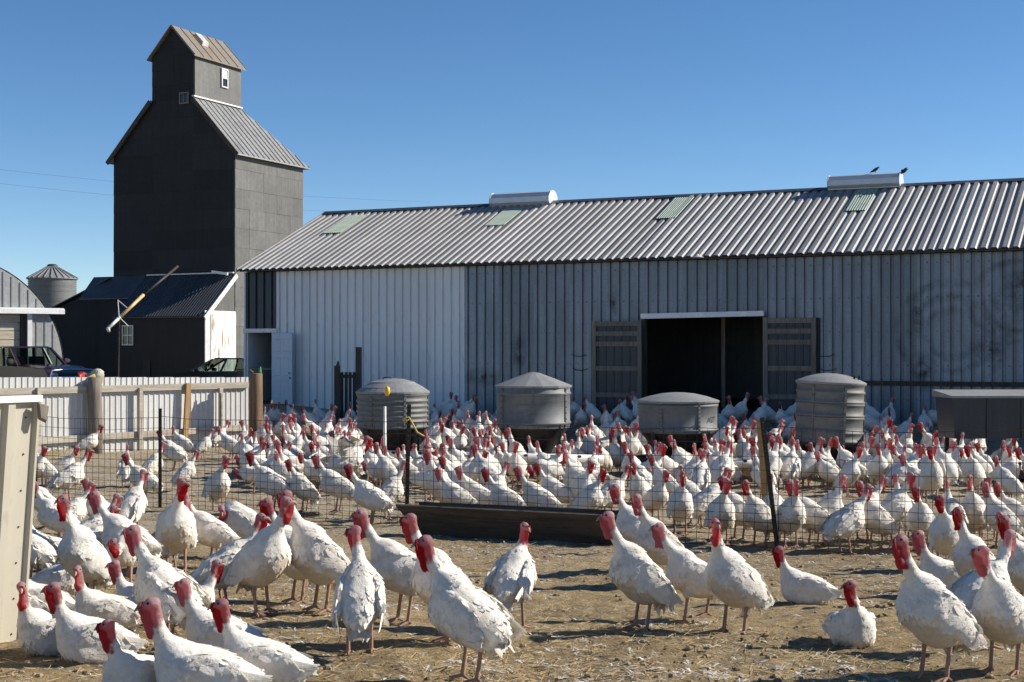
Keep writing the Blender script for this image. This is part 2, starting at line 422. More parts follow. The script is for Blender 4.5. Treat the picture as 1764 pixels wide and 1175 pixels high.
run(xd1+.06, xw0, 1, .2, dz1+.02, 'white_wall')
run(xw0, xw1, 6, .2, ztop, 'white_wall')
run(xw1, xb0, 5, .0, ztop, 'galv_wall')
run(xb0, xb1, 3, bz1, ztop, 'galv_wall')
run(xb1, BL, 21, .0, ztop, 'galv_wall')
mb = MB(); mb.box(.10, xd0, WY-.03, WY+.06, .3, ztop); mb.build('corner_trim', M['trim_white'], front_wall)
mb = MB(); mb.box(xd0-.02, xw0+.04, WY-.06, WY+.02, dz1, dz1+.13); mb.build('door_header', M['trim_white'], front_wall)
mb = MB(); mb.box(xd1, xd1+.06, WY-.035, WY+.05, .6, dz1); mb.build('door_jamb', M['trim_white'], front_wall)
# scuff marks and soot left on the sheets are part of the wall's own colour (worn arcs where doors and tails rubbed)
def scuffs(mat, pts):
    t = mat.node_tree; b = [n for n in t.nodes if n.type == 'BSDF_PRINCIPLED'][0]
    src = b.inputs['Base Color'].links[0].from_socket
    geo = N(t, 'ShaderNodeNewGeometry')
    acc = None
    for (px, py, sx, sz, ring) in pts:
        lx = t_at(px, WY); zz = z_at(px, py, WY); wx, wy = brot(lx, WY)
        sub = N(t, 'ShaderNodeVectorMath', operation='SUBTRACT'); t.links.new(geo.outputs['Position'], sub.inputs[0]); sub.inputs[1].default_value = (wx, wy, zz)
        mul = N(t, 'ShaderNodeVectorMath', operation='MULTIPLY'); t.links.new(sub.outputs[0], mul.inputs[0]); mul.inputs[1].default_value = (1/sx, 1/sx, 1/sz)
        ln = N(t, 'ShaderNodeVectorMath', operation='LENGTH'); t.links.new(mul.outputs[0], ln.inputs[0])
        if ring:
            wob = math_(t, 'MULTIPLY', noise(t, geo.outputs['Position'], .8, 4, .6), .9)
            r_ = math_(t, 'ABSOLUTE', math_(t, 'SUBTRACT', math_(t, 'FRACT', math_(t, 'ADD', math_(t, 'MULTIPLY', ln.outputs['Value'], 4.3), wob)), .5))
            band = ramp(t, r_, [(.08, (0,0,0)), (.40, (1,1,1))])
            edge = ramp(t, ln.outputs['Value'], [(.25, (0,0,0)), (.45, (1,1,1)), (.9, (.8,.8,.8)), (1.05, (0,0,0))])
            f = math_(t, 'MULTIPLY', band, edge)
            nz = ramp(t, noise(t, geo.outputs['Position'], 1.3, 6, .75), [(.42, (.0,.0,.0)), (.62, (1,1,1))])
        else:
            f = ramp(t, ln.outputs['Value'], [(.15, (1,1,1)), (1.0, (0,0,0))])
            nz = ramp(t, noise(t, geo.outputs['Position'], 3.2, 5, .75), [(.35, (0,0,0)), (.6, (1,1,1))])
        f = math_(t, 'MULTIPLY', math_(t, 'MULTIPLY', f, nz), .60 if ring else .95)
        acc = f if acc is None else math_(t, 'MAXIMUM', acc, f)
    t.links.new(mix(t, acc, src, (.012,.013,.015)), b.inputs['Base Color'])
scuffs(M['galv_wall'], [(1640, 575, 1.75, 1.65, True), (1755, 520, 1.5, 1.3, True), (893, 605, .30, .75, False), (1056, 520, .22, .6, False),
                        (1590, 640, .5, .7, False), (830, 650, .8, .35, False), (1580, 545, .25, .7, False), (1700, 600, .7, .5, False), (1760, 500, .6, .8, False)])
# walk-through door leaf, swung right back
leaf = empty('walk_door', (xd1+.07, WY-.07, dz1-2.36)); leaf.parent = barn; leaf.rotation_euler = (0, 0, math.radians(-14))
leaf_w = .98
mb = MB(); mb.cbox(0, leaf_w, -.045, 0, 0, 2.34, .008); dl = mb.build('door_leaf', M['door_blue'], barn)
dl.location = leaf.location; dl.rotation_euler = leaf.rotation_euler; bpy.data.objects.remove(leaf)
for (zx, zh) in ((.16, .62), (.92, .62), (1.72, .42)):
    for xx in (.13, .54):
        mb = MB()
        mb.loft([[(xx, -.0455, zx), (xx+.32, -.0455, zx), (xx+.32, -.0455, zx+zh), (xx, -.0455, zx+zh)],
                 [(xx+.02, -.058, zx+.02), (xx+.30, -.058, zx+.02), (xx+.30, -.058, zx+zh-.02), (xx+.02, -.058, zx+zh-.02)],
                 [(xx+.05, -.052, zx+.05), (xx+.27, -.052, zx+.05), (xx+.27, -.052, zx+zh-.05), (xx+.05, -.052, zx+zh-.05)]])
        mb.build('door_panel', M['door_blue'], dl)
mb = MB(); mb.smooth = True; mb.lathe([(0,0),(.022,.0),(.022,.03),(.034,.04),(.036,.06),(.02,.075),(0,.078)], 12); k_ = mb.build('handle', M['chrome'], dl)
k_.location = (leaf_w-.08, -.046, 1.02); k_.rotation_euler = (math.radians(90), 0, 0)
mb = MB(); mb.smooth = True; mb.lathe([(0,0),(.03,.0),(.03,.02),(0,.022)], 12); k_ = mb.build('deadbolt', M['iron'], dl)
k_.location = (leaf_w-.08, -.046, .86); k_.rotation_euler = (math.radians(90), 0, 0)
mb = MB(); mb.box(xd0, xd1, WY+.10, WY+.22, dz1-1.25, dz1-1.18); mb.build('door_crossbar', M['wood_grey'], barn)

# wide doorway: white header, jambs, centre post, two framed leaves
mb = MB(); mb.bar((xb0-.06, WY-.10, z_at(1108, 545, WY)), (xb1+.03, WY-.10, z_at(1316, 540, WY)), .12, .15); mb.build('doorway_header', M['trim_white'], barn)
for x_ in (xb0-.02, xb1+.02):
    mb = MB(); mb.box(x_-.06, x_+.06, WY-.01, WY+.14, .1, bz1); mb.build('doorway_jamb', M['wood_dark'], barn)
xm = t_at(1247, WY+2.5); mb = MB(); mb.box(xm-.06, xm+.06, WY+2.44, WY+2.56, .2, EZ+.8); mb.build('interior_post', M['wood_grey'], barn)
def barn_leaf(px0, px1, py0, hinge_right):
    x0, x1 = t_at(px0, WY-.2), t_at(px1, WY-.2); z1 = z_at(px0, py0, WY-.2); w = x1-x0; h = z1-.45
    mb = MB(); mb.box(.03, w-.03, -.03, -.012, .02, h-.02)
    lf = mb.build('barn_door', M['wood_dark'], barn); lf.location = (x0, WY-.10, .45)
    lf.rotation_euler = (0, 0, math.radians(4 if hinge_right else -4))
    me = ribbed(w-.08, h-.06, (w-.08)/6, .07, .035, .022, 'door_sheet', M['blue_wall'])
    s_ = link('door_sheet', me, lf); s_.location = (.04, -.034, .03)
    for (x, ww) in ((0, .13), (w-.13, .13)):
        mb = MB(); mb.box(x, x+ww, -.115, -.06, 0, h); mb.build('door_stile', M['wood_grey'], lf)
    for zf in (.0, .30, .56, .80, .90, .965):
        z0 = zf*(h-.15) if zf < .96 else h-.16
        mb = MB(); mb.box(.12, w-.12, -.105+rng.uniform(0,.006), -.06, z0, z0+.14); mb.build('door_rail', M['wood_grey'], lf)
barn_leaf(1020, 1108, 553, False); barn_leaf(1314, 1404, 547, True)
mb = MB(); mb.box(t_at(1404, WY)+.02, t_at(1411, WY)+.03, WY-.06, WY+.0, .4, z_at(1405, 548, WY)); mb.build('door_stop', M['black'], barn)
for (px, py, s_) in ((1003, 636, -1), (1000, 612, -1), (1425, 612, 1), (1428, 636, 1)):
    x_ = t_at(px, WY); z_ = z_at(px, py, WY)
    mb = MB(); mb.tube([(x_-.28, WY-.05, z_+.03), (x_-.14, WY-.09, z_-.03), (x_+.06, WY-.10, z_-.035), (x_+.22, WY-.08, z_+.02)], .012, 6); mb.build('latch_cable', M['iron'], barn)
# long board nailed low along the right part of the front
mb = MB(); mb.box(t_at(1420, WY), BL, WY-.07, WY-.03, z_at(1500, 664, WY), z_at(1500, 656, WY)); mb.build('kick_rail', M['wood_dark'], barn)
# closed shell: back wall, end walls, rear roof
BD = 2*RW
sh = MB(); sh.box(.15, BL, BD-WY-.05, BD-WY, 0, EZ-.02); sh.build('back_wall', M['galv_wall'], barn)
for x_ in (.13, BL-.04):
    mb = MB(); mb.loft([[(x_, WY+.02, .0), (x_, BD-WY-.06, .0), (x_, BD-WY-.06, EZ+.02), (x_, RW, RZ-.08), (x_, WY+.02, EZ+.02)],
                        [(x_+.04, WY+.02, .0), (x_+.04, BD-WY-.06, .0), (x_+.04, BD-WY-.06, EZ+.02), (x_+.04, RW, RZ-.08), (x_+.04, WY+.02, EZ+.02)]])
    mb.build('gable_wall', M['white_wall'] if x_ < 1 else M['galv_wall'], barn)
mb = MB(); mb.box(.2, BL-.1, WY+.25, BD-WY-.1, .4, 1.0); mb.build('floor', M['black'], barn)  # added near-black slab, interior gloom put into its colour
# roof: purlin deck under separate ribbed sheets
dk = MB()
def slab(y0, z0, y1, z1, x0, x1, th=.05):
    dk.loft([[(x0,y0,z0-th),(x0,y1,z1-th),(x0,y1,z1),(x0,y0,z0)], [(x1,y0,z0-th),(x1,y1,z1-th),(x1,y1,z1),(x1,y0,z0)]])
cs, sn = math.cos(SLOPE), math.sin(SLOPE)
slab(.04, EZ+.04*math.tan(SLOPE)-.015, RW, RZ-.015, 0.03, BL)
slab(RW, RZ-.015, BD, EZ-.015, 0.03, BL)
roof = dk.build('roof', M['wood_dark'], barn)
RL = RW / cs; pw = 1.08; nP = int(BL / pw)
me_r = ribbed(pw, RL+.04, pw/4, .19, .12, .041, 'roof_panel', M['roof'], first=pw/8)
for i in range(nP):
    o_ = link('roof_panel', me_r, roof); o_.location = (-.05+i*pw, 0 + rng.normal(0,.012), EZ+.012+rng.uniform(0,.004)); o_.rotation_euler = (-(math.pi/2 - SLOPE) + rng.normal(0,.0012), 0, rng.normal(0,.001))
mb = MB(); mb.loft([[(x_, RW-.22, RZ-.22*math.tan(SLOPE)+.075), (x_, RW, RZ+.085), (x_, RW+.22, RZ-.22*math.tan(SLOPE)+.075), (x_, RW, RZ+.07)] for x_ in (-.06, BL)]); mb.build('ridge_cap', M['roof_dark'], roof)
mb = MB(); mb.loft([[(-.07, -.02, EZ-.06), (-.02, -.02, EZ-.06), (-.02, -.02, EZ+.07), (-.07, -.02, EZ+.07)], [(-.07, RW, RZ-.06), (-.02, RW, RZ-.06), (-.02, RW, RZ+.07), (-.07, RW, RZ+.07)]]); mb.build('gable_flashing', M['roof'], roof)
for (p0, p1, pt) in (((556, 405), (588, 404), 374), ((834, 392), (870, 390), 362), ((1129, 380), (1163, 379), 340), ((1456, 367), (1492, 365), 326)):
    xa, ya = roof_x(*p0); xb, yb = roof_x(*p1); w = (xb-xa)*1.02
    xt, yt = roof_x((p0[0]+p1[0])/2+40, pt); L = (min(yt, RW*.95)-ya)/cs
    me = ribbed(w, L, .075, .06, .03, .018, 'skylight_sheet', M['skylight'])
    o_ = link('skylight_sheet', me, roof); nofs = .049
    o_.location = (xa, ya - sn*nofs, EZ + ya*math.tan(SLOPE) + .012 + cs*nofs); o_.rotation_euler = (-(math.pi/2-SLOPE), 0, 0)
# ridge ventilators
for (p0, p1, pt, pb) in ((851, 952, 331, 352), (1430, 1552, 300, 321)):
    x0, x1 = t_at(p0, RW), t_at(p1, RW); zt = z_at((p0+p1)/2, pt, RW); zb = z_at((p0+p1)/2, pb, RW)-.12; h = zt-zb; w = .36
    prof = [(RW-w*.62, zb), (RW-w*.62, zb+h*.12), (RW-w, zb+h*.3), (RW-w, zb+h*.62), (RW-w*.62, zb+h*.9), (RW-w*.2, zb+h), (RW+w*.2, zb+h), (RW+w*.62, zb+h*.9), (RW+w, zb+h*.62), (RW+w, zb+h*.3), (RW+w*.62, zb+h*.12), (RW+w*.62, zb)]
    mb = MB(); mb.loft([[(x0+.01, y, z) for y, z in prof], [(x1-.01, y, z) for y, z in prof]], False, False)
    vt = mb.build('ridge_ventilator', M['vent_white'], roof)
    for xe in (x0-.01, x1):
        cy, cz = RW, zb+h*.5; q = [(cy+(y-cy)*1.06, cz+(z-cz)*1.06) for y, z in prof]
        mb = MB(); mb.loft([[(xe, y, z) for y, z in q], [(xe+.02, y, z) for y, z in q]]); mb.build('end_plate', M['vent_white'], vt)
    mb = MB(); mb.box(x0+.0, x1, RW-.25, RW+.25, RZ-.12, zb+.03); mb.build('vent_curb', M['roof_dark'], vt)
# barn lamp under the eave
lx, lz = t_at(1201, -.2), z_at(1201, 441, -.2)
mb = MB(); mb.smooth = True; mb.tube([(lx-.06, WY, lz+.04), (lx-.06, .05, lz+.12), (lx-.02, -.18, lz+.12), (lx, -.22, lz+.04)], .014, 8); lamp_arm = mb.build('lamp_bracket', M['iron'], barn)
mb = MB(); mb.smooth = True; mb.lathe([(.03,.06),(.05,.05),(.07,.01),(.19,-.035),(.20,-.045),(.17,-.035),(.05,.0)], 20, (lx, -.22, lz)); mb.build('lamp_shade', M['auger_w'], lamp_arm)

# ------------------------------------------------------------------ grain elevator tower
TY = 65.0; TX = (404 - 882) / F * TY
tower = empty('grain_elevator', (TX, TY, 0), BROT)
tag(tower, 'tall metal-clad grain elevator with a gabled cupola, left side in deep shade', 'grain elevator')
def tw(px, ly=0.0):
    k = (px - 882.0) / F; ox, oy = TX - ly*NX, TY - ly*NY
    return (k*oy - ox) / (UX - k*UY)
def tz(px, py, ly=0.0):
    t_ = tw(px, ly); Y = TY - ly*NY + t_*UY; return CZ + (600 - py) / F * Y
W0 = tw(196); TD = 5.55; CD = 3.6
c0, c1 = tw(262), tw(334); tez = tz(404, 256); tcz = tz(334, 169); cez = tz(334, 90); cpz = tz(294, 46)
G0 = .6
mb = MB(); mb.box(W0, 0, 0, TD, G0, tez)
mb.loft([[(W0, .0, tez), (0, .0, tez), (c1, .0, tcz), (c0, .0, tcz)], [(W0, CD, tez), (0, CD, tez), (c1, CD, tcz), (c0, CD, tcz)]])
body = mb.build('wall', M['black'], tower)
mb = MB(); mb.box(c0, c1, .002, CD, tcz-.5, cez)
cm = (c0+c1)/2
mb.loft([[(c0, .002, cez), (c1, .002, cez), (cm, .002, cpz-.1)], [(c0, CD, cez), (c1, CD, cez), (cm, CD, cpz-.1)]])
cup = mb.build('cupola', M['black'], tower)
# cladding sheets, each a plate of its own
def plates(parent, x0, x1, z0, z1, cw, ch, face, off, slopefn=None):
    """cover a wall face with lapped plates; face 'front' lies in xz, 'side' in yz at x=off"""
    nxp = max(1, round((x1-x0)/cw)); nzp = max(1, round((z1-z0)/ch)); w = (x1-x0)/nxp; h = (z1-z0)/nzp
    for j in range(nzp):
        mb_h = h + .03
        for i in range(nxp):
            a0 = x0+i*w; a1 = a0+w+.02 if i < nxp-1 else x1; b0 = z0+j*h; b1 = min(b0+mb_h, z1)
            jit = rng.uniform(0, .012)
            poly = [(a0, b0), (a1, b0), (a1, b1), (a0, b1)]
            if slopefn: poly = slopefn(poly)
            if poly is None or len(poly) < 3: continue
            mb = MB(); d0 = .012 + jit
            # lower edge stands slightly proud of the sheet below
            def pt(a, z, d):
                dd = d + .012*(1 - (z-b0)/max(h, .01))
                return (a, -dd, z) if face == 'front' else (off+dd, a, z)
            n_ = len(poly)
            mb.loft([[pt(a, z, 0) for a, z in poly], [pt(a, z, d0) for a, z in poly]])
            mb.build('cladding_sheet', M['tower_shaded' if face == 'front' else 'tower'], parent)  # front sheets take the painted shade, side sheets the lit tone
def clip_gable(poly):
    # keep the part of a plate under the main gable line
    def inside(p):
        x, z = p
        lim = min(tez + (x-W0)*(tcz-tez)/(c0-W0), tez + (-x)*(tcz-tez)/(-c1)); return lim - z
    out = []
    for i in range(len(poly)):
        a, b_ = poly[i], poly[(i+1) % len(poly)]; fa, fb = inside(a), inside(b_)
        if fa >= 0: out.append(a)
        if (fa >= 0) != (fb >= 0):
            k = fa/(fa-fb); out.append((a[0]+(b_[0]-a[0])*k, a[1]+(b_[1]-a[1])*k))
    return out if len(out) >= 3 else None
def clip_cup(poly):
    def inside(p): return cpz - .12 - abs(p[0]-cm)*(cpz-.1-cez)/(c1-cm) - p[1]
    out = []
    for i in range(len(poly)):
        a, b_ = poly[i], poly[(i+1) % len(poly)]; fa, fb = inside(a), inside(b_)
        if fa >= 0: out.append(a)
        if (fa >= 0) != (fb >= 0):
            k = fa/(fa-fb); out.append((a[0]+(b_[0]-a[0])*k, a[1]+(b_[1]-a[1])*k))
    return out if len(out) >= 3 else None
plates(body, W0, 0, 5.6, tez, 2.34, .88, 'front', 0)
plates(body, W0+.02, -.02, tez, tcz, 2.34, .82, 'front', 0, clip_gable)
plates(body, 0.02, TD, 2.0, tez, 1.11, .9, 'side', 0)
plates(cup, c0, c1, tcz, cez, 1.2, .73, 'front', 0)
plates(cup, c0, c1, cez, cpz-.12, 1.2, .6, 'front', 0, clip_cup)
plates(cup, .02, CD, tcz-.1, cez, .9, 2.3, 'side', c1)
# main roof: two side slopes and a hip at the back, ribbed sheets on the sunny slope
pitch_t = math.atan2(tcz-tez, -c1); slen = (-c1+.28)/math.cos(pitch_t)
mb = MB(); e = .28; ez2 = tez - e*math.tan(pitch_t)
mb.loft([[(e, -.16, ez2), (c1, -.16, tcz), (c1, CD, tcz), (e, TD+.25, ez2)], [(e, -.16, ez2+.06), (c1, -.16, tcz+.06), (c1, CD, tcz+.06), (e, TD+.25, ez2+.06)]])
mb.loft([[(W0-e, -.16, ez2), (c0, -.16, tcz), (c0, CD, tcz), (W0-e, TD+.25, ez2)], [(W0-e, -.16, ez2+.06), (c0, -.16, tcz+.06), (c0, CD, tcz+.06), (W0-e, TD+.25, ez2+.06)]])
mb.loft([[(e, TD+.25, ez2), (c1, CD, tcz), (c0, CD, tcz), (W0-e, TD+.25, ez2)], [(e, TD+.25, ez2+.06), (c1, CD, tcz+.06), (c0, CD, tcz+.06), (W0-e, TD+.25, ez2+.06)]])
tr = mb.build('roof', M['roof_tower'], tower)
nr = 15
for i in range(nr):
    y = -.12 + (TD+.3)*i/(nr-1)
    k = 1.0 if y <= CD else 1 - (y-CD)/(TD+.25-CD)          # ribs end at the hip line
    mb = MB(); mb.bar((e+.005, y, ez2+.075), (e+(c1-e)*k, y, ez2+.075+(tcz-ez2)*k), .05, .05); mb.build('roof_rib', M['roof_tower'], tr)
mb = MB(); mb.bar((c1+.06, -.16, tcz+.09), (c1+.06, CD, tcz+.09), .14, .06); mb.build('flashing', M['trim_white'], tr)
for s_, xe, xc in ((1, e, c1), (-1, W0-e, c0)):
    mb = MB(); mb.bar((xe, -.19, ez2+.0), (xc, -.19, tcz), .05, .2); mb.build('barge_board', M['wood_dark'], tr)
# cupola roof
e2 = .18; pz = (cpz-cez)/(c1-cm)
mb = MB()
for s_ in (-1, 1):
    xe = cm + s_*(c1-cm+e2); ze = cez - e2*pz
    mb.loft([[(xe, -.2, ze), (cm, -.2, cpz), (cm, CD+.25, cpz), (xe, CD+.25, ze)], [(xe, -.2, ze+.06), (cm, -.2, cpz+.06), (cm, CD+.25, cpz+.06), (xe, CD+.25, ze+.06)]])
cr = mb.build('cupola_roof', M['roof_rust'], tower)
for i in range(7):
    y = -.17 + (CD+.4)*i/6; mb = MB(); mb.bar((c1+e2, y, ez_ := cez-e2*pz+.075), (cm+.03, y, cpz+.05), .035, .035); mb.build('roof_rib', M['roof_rust'], cr)
hx = cm+.32; hz = cpz - .32*pz
mb = MB(); mb.loft([[(hx-.1, 1.3, hz+.05), (hx+.35, 1.3, hz-.45*pz+.1), (hx+.35, 1.75, hz-.45*pz+.1), (hx-.1, 1.75, hz+.05)], [(hx-.06, 1.3, hz+.32), (hx+.40, 1.3, hz-.45*pz+.34), (hx+.40, 1.75, hz-.45*pz+.34), (hx-.06, 1.75, hz+.32)]]); mb.build('roof_hatch', M['auger_w'], cr)
def window(parent, x0, x1, z0, z1, d, face='front', off=0, fr=.07, mull=True, rows=2, cols=2, mat='trim_white', blind=False):
    def bx(mb, a0, a1, b0, b1, e0, e1):
        if face == 'front': mb.box(a0, a1, -e1, -e0, b0, b1)
        else: mb.box(off+e0, off+e1, a0, a1, b0, b1)
    mb = MB(); bx(mb, x0, x1, z0, z1, d, d+.02); pane = mb.build('window', M['glass'], parent)
    mb = MB()
    for (a0, a1, b0, b1) in ((x0-fr, x0, z0-fr, z1+fr), (x1, x1+fr, z0-fr, z1+fr), (x0, x1, z0-fr, z0), (x0, x1, z1, z1+fr)): bx(mb, a0, a1, b0, b1, d, d+.06)
    mb.build('frame', M[mat], pane)
    for i in range(1, cols):
        mb = MB(); xx = x0+(x1-x0)*i/cols; bx(mb, xx-.025, xx+.025, z0, z1, d+.021, d+.05); mb.build('glazing_bar', M[mat], pane)
    for i in range(1, rows):
        mb = MB(); zz = z0+(z1-z0)*i/rows; bx(mb, x0, x1, zz-.025, zz+.025, d+.021, d+.045); mb.build('glazing_bar', M[mat], pane)
    if blind:
        mb = MB(); bx(mb, x0+.01, x1-.01, z0+(z1-z0)*.5, z1-.01, d+.0205, d+.03); mb.build('board', M['trim_white'], pane)
    return pane
window(cup, 2.05, 2.42, tz(385, 152, 2.2)+.1, tz(385, 124, 2.2)+.1, .04, 'side', c1, .07, blind=True, cols=1, mat='auger_w')
window(body, tw(312), tw(325), tz(318, 177), tz(318, 161), .05, 'front', 0, .05, rows=1, mat='wood_grey')

# lean-to sheds built against its foot
SD = 2.35; st = tz(404, 472); se = tz(350, 545, -SD); sl = tw(197, -SD)
shed = empty('lean_to_shed', (TX, TY, 0), BROT); tag(shed, 'low dark lean-to shed with a ribbed roof and white plank door at the elevator foot', 'shed')
mb = MB(); mb.loft([[(x_, -SD+.15, G0), (x_, -.03, G0), (x_, -.03, st-.12), (x_, -SD+.15, se-.02)] for x_ in (sl, 0.0)])
sw = mb.build('wall', M['tower_shaded'], shed)
mb = MB(); mb.loft([[(.003, -SD+.15, G0), (.003, -.03, G0), (.003, -.03, st-.12), (.003, -SD+.15, se-.02)], [(.012, -SD+.15, G0), (.012, -.03, G0), (.012, -.03, st-.12), (.012, -SD+.15, se-.02)]]); mb.build('gable_sheet', M['tower'], sw)
mb = MB(); sp = math.atan2(st-se, SD)
mb.loft([[(x_, -SD, se-.04), (x_, -.03, st-.02), (x_, -.03, st+.02), (x_, -SD, se)] for x_ in (sl-.1, .12)]); sr = mb.build('roof', M['roof_dark'], shed)
nsh = 6; wsh = (.12-sl+.1)/nsh; me_s = ribbed(wsh, SD/math.cos(sp)+.06, wsh/6, .10, .04, .035, 'roof_panel', M['roof_dark'])
for i in range(nsh):
    o_ = link('roof_panel', me_s, sr); o_.location = (sl-.1+i*wsh, -SD-.03, se+.0); o_.rotation_euler = (-(math.pi/2-sp), 0, 0)
mb = MB(); mb.bar((.15, -SD-.02, se-.08), (.15, -.02, st-.06), .05, .2); mb.build('barge_board', M['trim_white'], sr)
mb = MB(); mb.bar((sl, -.08, st+.05), (0, -.08, st+.06), .12, .06); mb.build('flashing', M['auger_w'], sr)
mb = MB(); mb.bar((tw(365, -.5), -.5, tz(365, 468, -.5)), (tw(392, -.35), -.35, tz(392, 472, -.35)), .12, .12); mb.build('roof_pipe', M['trim_white'], sr)
dzt = tz(380, 541, -1.2)
mb = MB(); mb.box(.0, .06, -SD+.12, -.0, dzt, dzt+.14); mb.build('door_track', M['trim_white'], sw)
nbd = 9
for i in range(nbd):
    a0 = -SD+.55 + i*(SD-.5)/nbd; mb = MB(); mb.box(.02, .045+.006*(i % 2), a0+.006, a0+(SD-.5)/nbd-.006, G0+.2, dzt); mb.build('door_board', M['wood_peel'], sw)
mb = MB(); mb.box(.01, .05, -SD+.13, -SD+.5, G0, dzt); mb.build('corner_board', M['auger_w'], sw)
window(sw, tw(213, -SD+.15), tw(229, -SD+.15), tz(221, 593, -SD), tz(221, 562, -SD), SD-.14, 'front', 0, .05, mat='auger_w')
for px in (228, 300):
    mb = MB(); x_ = tw(px if px < 250 else 246, -SD+.15)
mb = MB(); mb.box(tw(243, -SD), tw(256, -SD), -SD+.10, -SD+.15, 1.3, tz(250, 620, -SD)); mb.build('hatch', M['black'], sw)
an = empty('side_annex', (TX, TY, 0), BROT); tag(an, 'dark annex with a roof sloping down to the left beside the elevator', 'annex')
xl = tw(106, 1.5)
mb = MB(); zr0 = tz(197, 481); zr1 = tz(107, 548, 1.5)
mb.loft([[(W0-.02, y, G0), (W0-.02, y, zr0-.1), (xl+.2, y, zr1-.0), (xl+.2, y, G0)] for y in (-.25, TD)])
mb.box(W0-.02, sl-.02, -.9, -.03, G0, tz(180, 514, -1.0)-.08)
aw = mb.build('wall', M['tower_shaded'], an)
mb = MB(); mb.loft([[(W0-.02, y, zr0), (xl, y, zr1), (xl, y, zr1+.05), (W0-.02, y, zr0+.05)] for y in (-.4, TD+.1)])
ar = mb.build('roof', M['roof_dark'], an)
mb = MB(); mb.loft([[(x_, -1.05, tz(180, 514, -1.0)-.05), (x_, -.03, st-.02), (x_, -.03, st+.03), (x_, -1.05, tz(180, 514, -1.0))] for x_ in (W0-1.2, sl-.12)]); mb.build('porch_roof', M['roof_dark'], an)
for i in range(6):
    k = (i+.5)/6; mb = MB(); y = -.4 + k*(TD+.4); mb.bar((W0-.03, y, zr0+.07), (xl, y, zr1+.07), .05, .04); mb.build('roof_rib', M['roof_dark'], ar)

# auger leaning over the shed roof
aug = empty('grain_auger', P(187, 640, 60.5)); aug.location.z = 0.95
tag(aug, 'thin yellow and white grain auger tube leaning across the dark shed roof', 'auger')
A_ = [P(186, 566, 60.5), P(206, 547, 61.2), P(247, 508, 62.3), P(306, 459, 64.3)]
o3 = aug.location.copy()
mb = MB(); mb.smooth = True; mb.tube([A_[0]-o3, A_[1]-o3], .075, 10); mb.build('lower_tube', M['auger_w'], aug)
mb = MB(); mb.smooth = True; mb.tube([A_[1]-o3, A_[2]-o3], .075, 10); mb.build('middle_tube', M['auger_y'], aug)
mb = MB(); mb.smooth = True; mb.tube([A_[2]-o3, A_[3]-o3], .065, 10); mb.build('upper_tube', M['iron'], aug)  # stretch past the lit part, its shade put into a dark colour
mb = MB(); mb.smooth = True; mb.tube([A_[0]-o3, P(188, 571, 60.4)-o3], [.09, .055], 10); mb.build('spout', M['auger_w'], aug)
kp = P(203, 517, 61.6)
for a_, b_ in ((kp, P(205, 546, 61.1)), (kp, P(222, 533, 61.6)), (P(205, 546, 61.1), P(221, 562, 61.2))):
    mb = MB(); mb.tube([a_-o3, b_-o3], .02, 6); mb.build('truss_rod', M['auger_w'], aug)
mb = MB(); q_ = P(206, 547, 61.2); mb.tube([q_-o3, (q_.x-o3.x, q_.y-o3.y-.2, 0)], .03, 6); mb.build('prop', M['iron'], aug)

# ------------------------------------------------------------------ quonset, grain bin
qn = Vector((.55, -.835, 0)).normalized(); qr = math.atan2(qn.y, qn.x) + math.pi/2
Qc = P(108, 640, 53.0); quo = empty('quonset_shed', (Qc.x, Qc.y, .9), qr)
tag(quo, 'grey arched metal shed with a plank-filled doorway at the left edge', 'shed')
Rh = 4.0; QZ = 1.2
def arch(n=30, g=0.0): return [(g, 0.0)] + [(-Rh + (Rh+g)*math.cos(math.pi*k/n), QZ + (Rh+g)*math.sin(math.pi*k/n)) for k in range(n+1)] + [(-2*Rh-g, 0.0)]
dwx = -1.27; dh = 3.17
mb = MB()
ar_ = arch(44)
zr = QZ + math.sqrt(Rh**2-(dwx+Rh)**2)
pts = [(dwx, 0)] + [(x, z) for x, z in ar_ if x >= dwx] + [(dwx, zr)]
mb.loft([[(x, 0, z) for x, z in pts], [(x, .05, z) for x, z in pts]])
top = [(x, z) for x, z in ar_ if z > dh and x < dwx]
pts = [(dwx, dh), (dwx, zr)] + top + [(-2*Rh + .45, dh)]
mb.loft([[(x, 0, z) for x, z in pts], [(x, .05, z) for x, z in pts]])
ew = mb.build('end_wall', M['quonset'], quo)
mb = MB(); mb.loft([[(x, y, z) for x, z in arch(30, .05)] for y in (.03, 9.0)], False, False, False)
mb.loft([[(x, y, z) for x, z in arch(30, .0)] for y in (.06, 9.0)], False, False, False); mb.build('arched_roof', M['roof_tower'], quo)
for i in range(14):
    x_ = -.35 - i*.30
    if x_ < dwx: zb = dh+.25
    else: zb = .05
    zt_ = QZ + math.sqrt(max(0, Rh**2-(x_+Rh)**2)) - .05
    if zt_ > zb + .1: mb = MB(); mb.box(x_-.02, x_+.02, -.02, -.002, zb, zt_); mb.build('sheet_rib', M['roof_tower'], ew)
mb = MB(); mb.loft([[(x_, -.22, dh+.0), (x_, -.02, dh+.0), (x_, -.02, dh+.22), (x_, -.20, dh+.17)] for x_ in (-7.6, .02)]); mb.build('track_hood', M['trim_white'], quo)
mb = MB(); mb.box(dwx-.02, dwx+.14, -.06, -.003, 0, dh); mb.build('door_trim', M['trim_white'], quo)
for i in range(10):
    z0 = i*dh/10; mb = MB(); mb.box(-6.5, dwx-.25, .12+rng.uniform(0,.05), .25, z0+.012, z0+dh/10-.012); mb.build('plank', M['plank_tan'], quo)
mb = MB(); mb.box(dwx-.26, dwx-.02, .08, .3, 0, dh); mb.build('door_jamb', M['wood_dark'], quo)

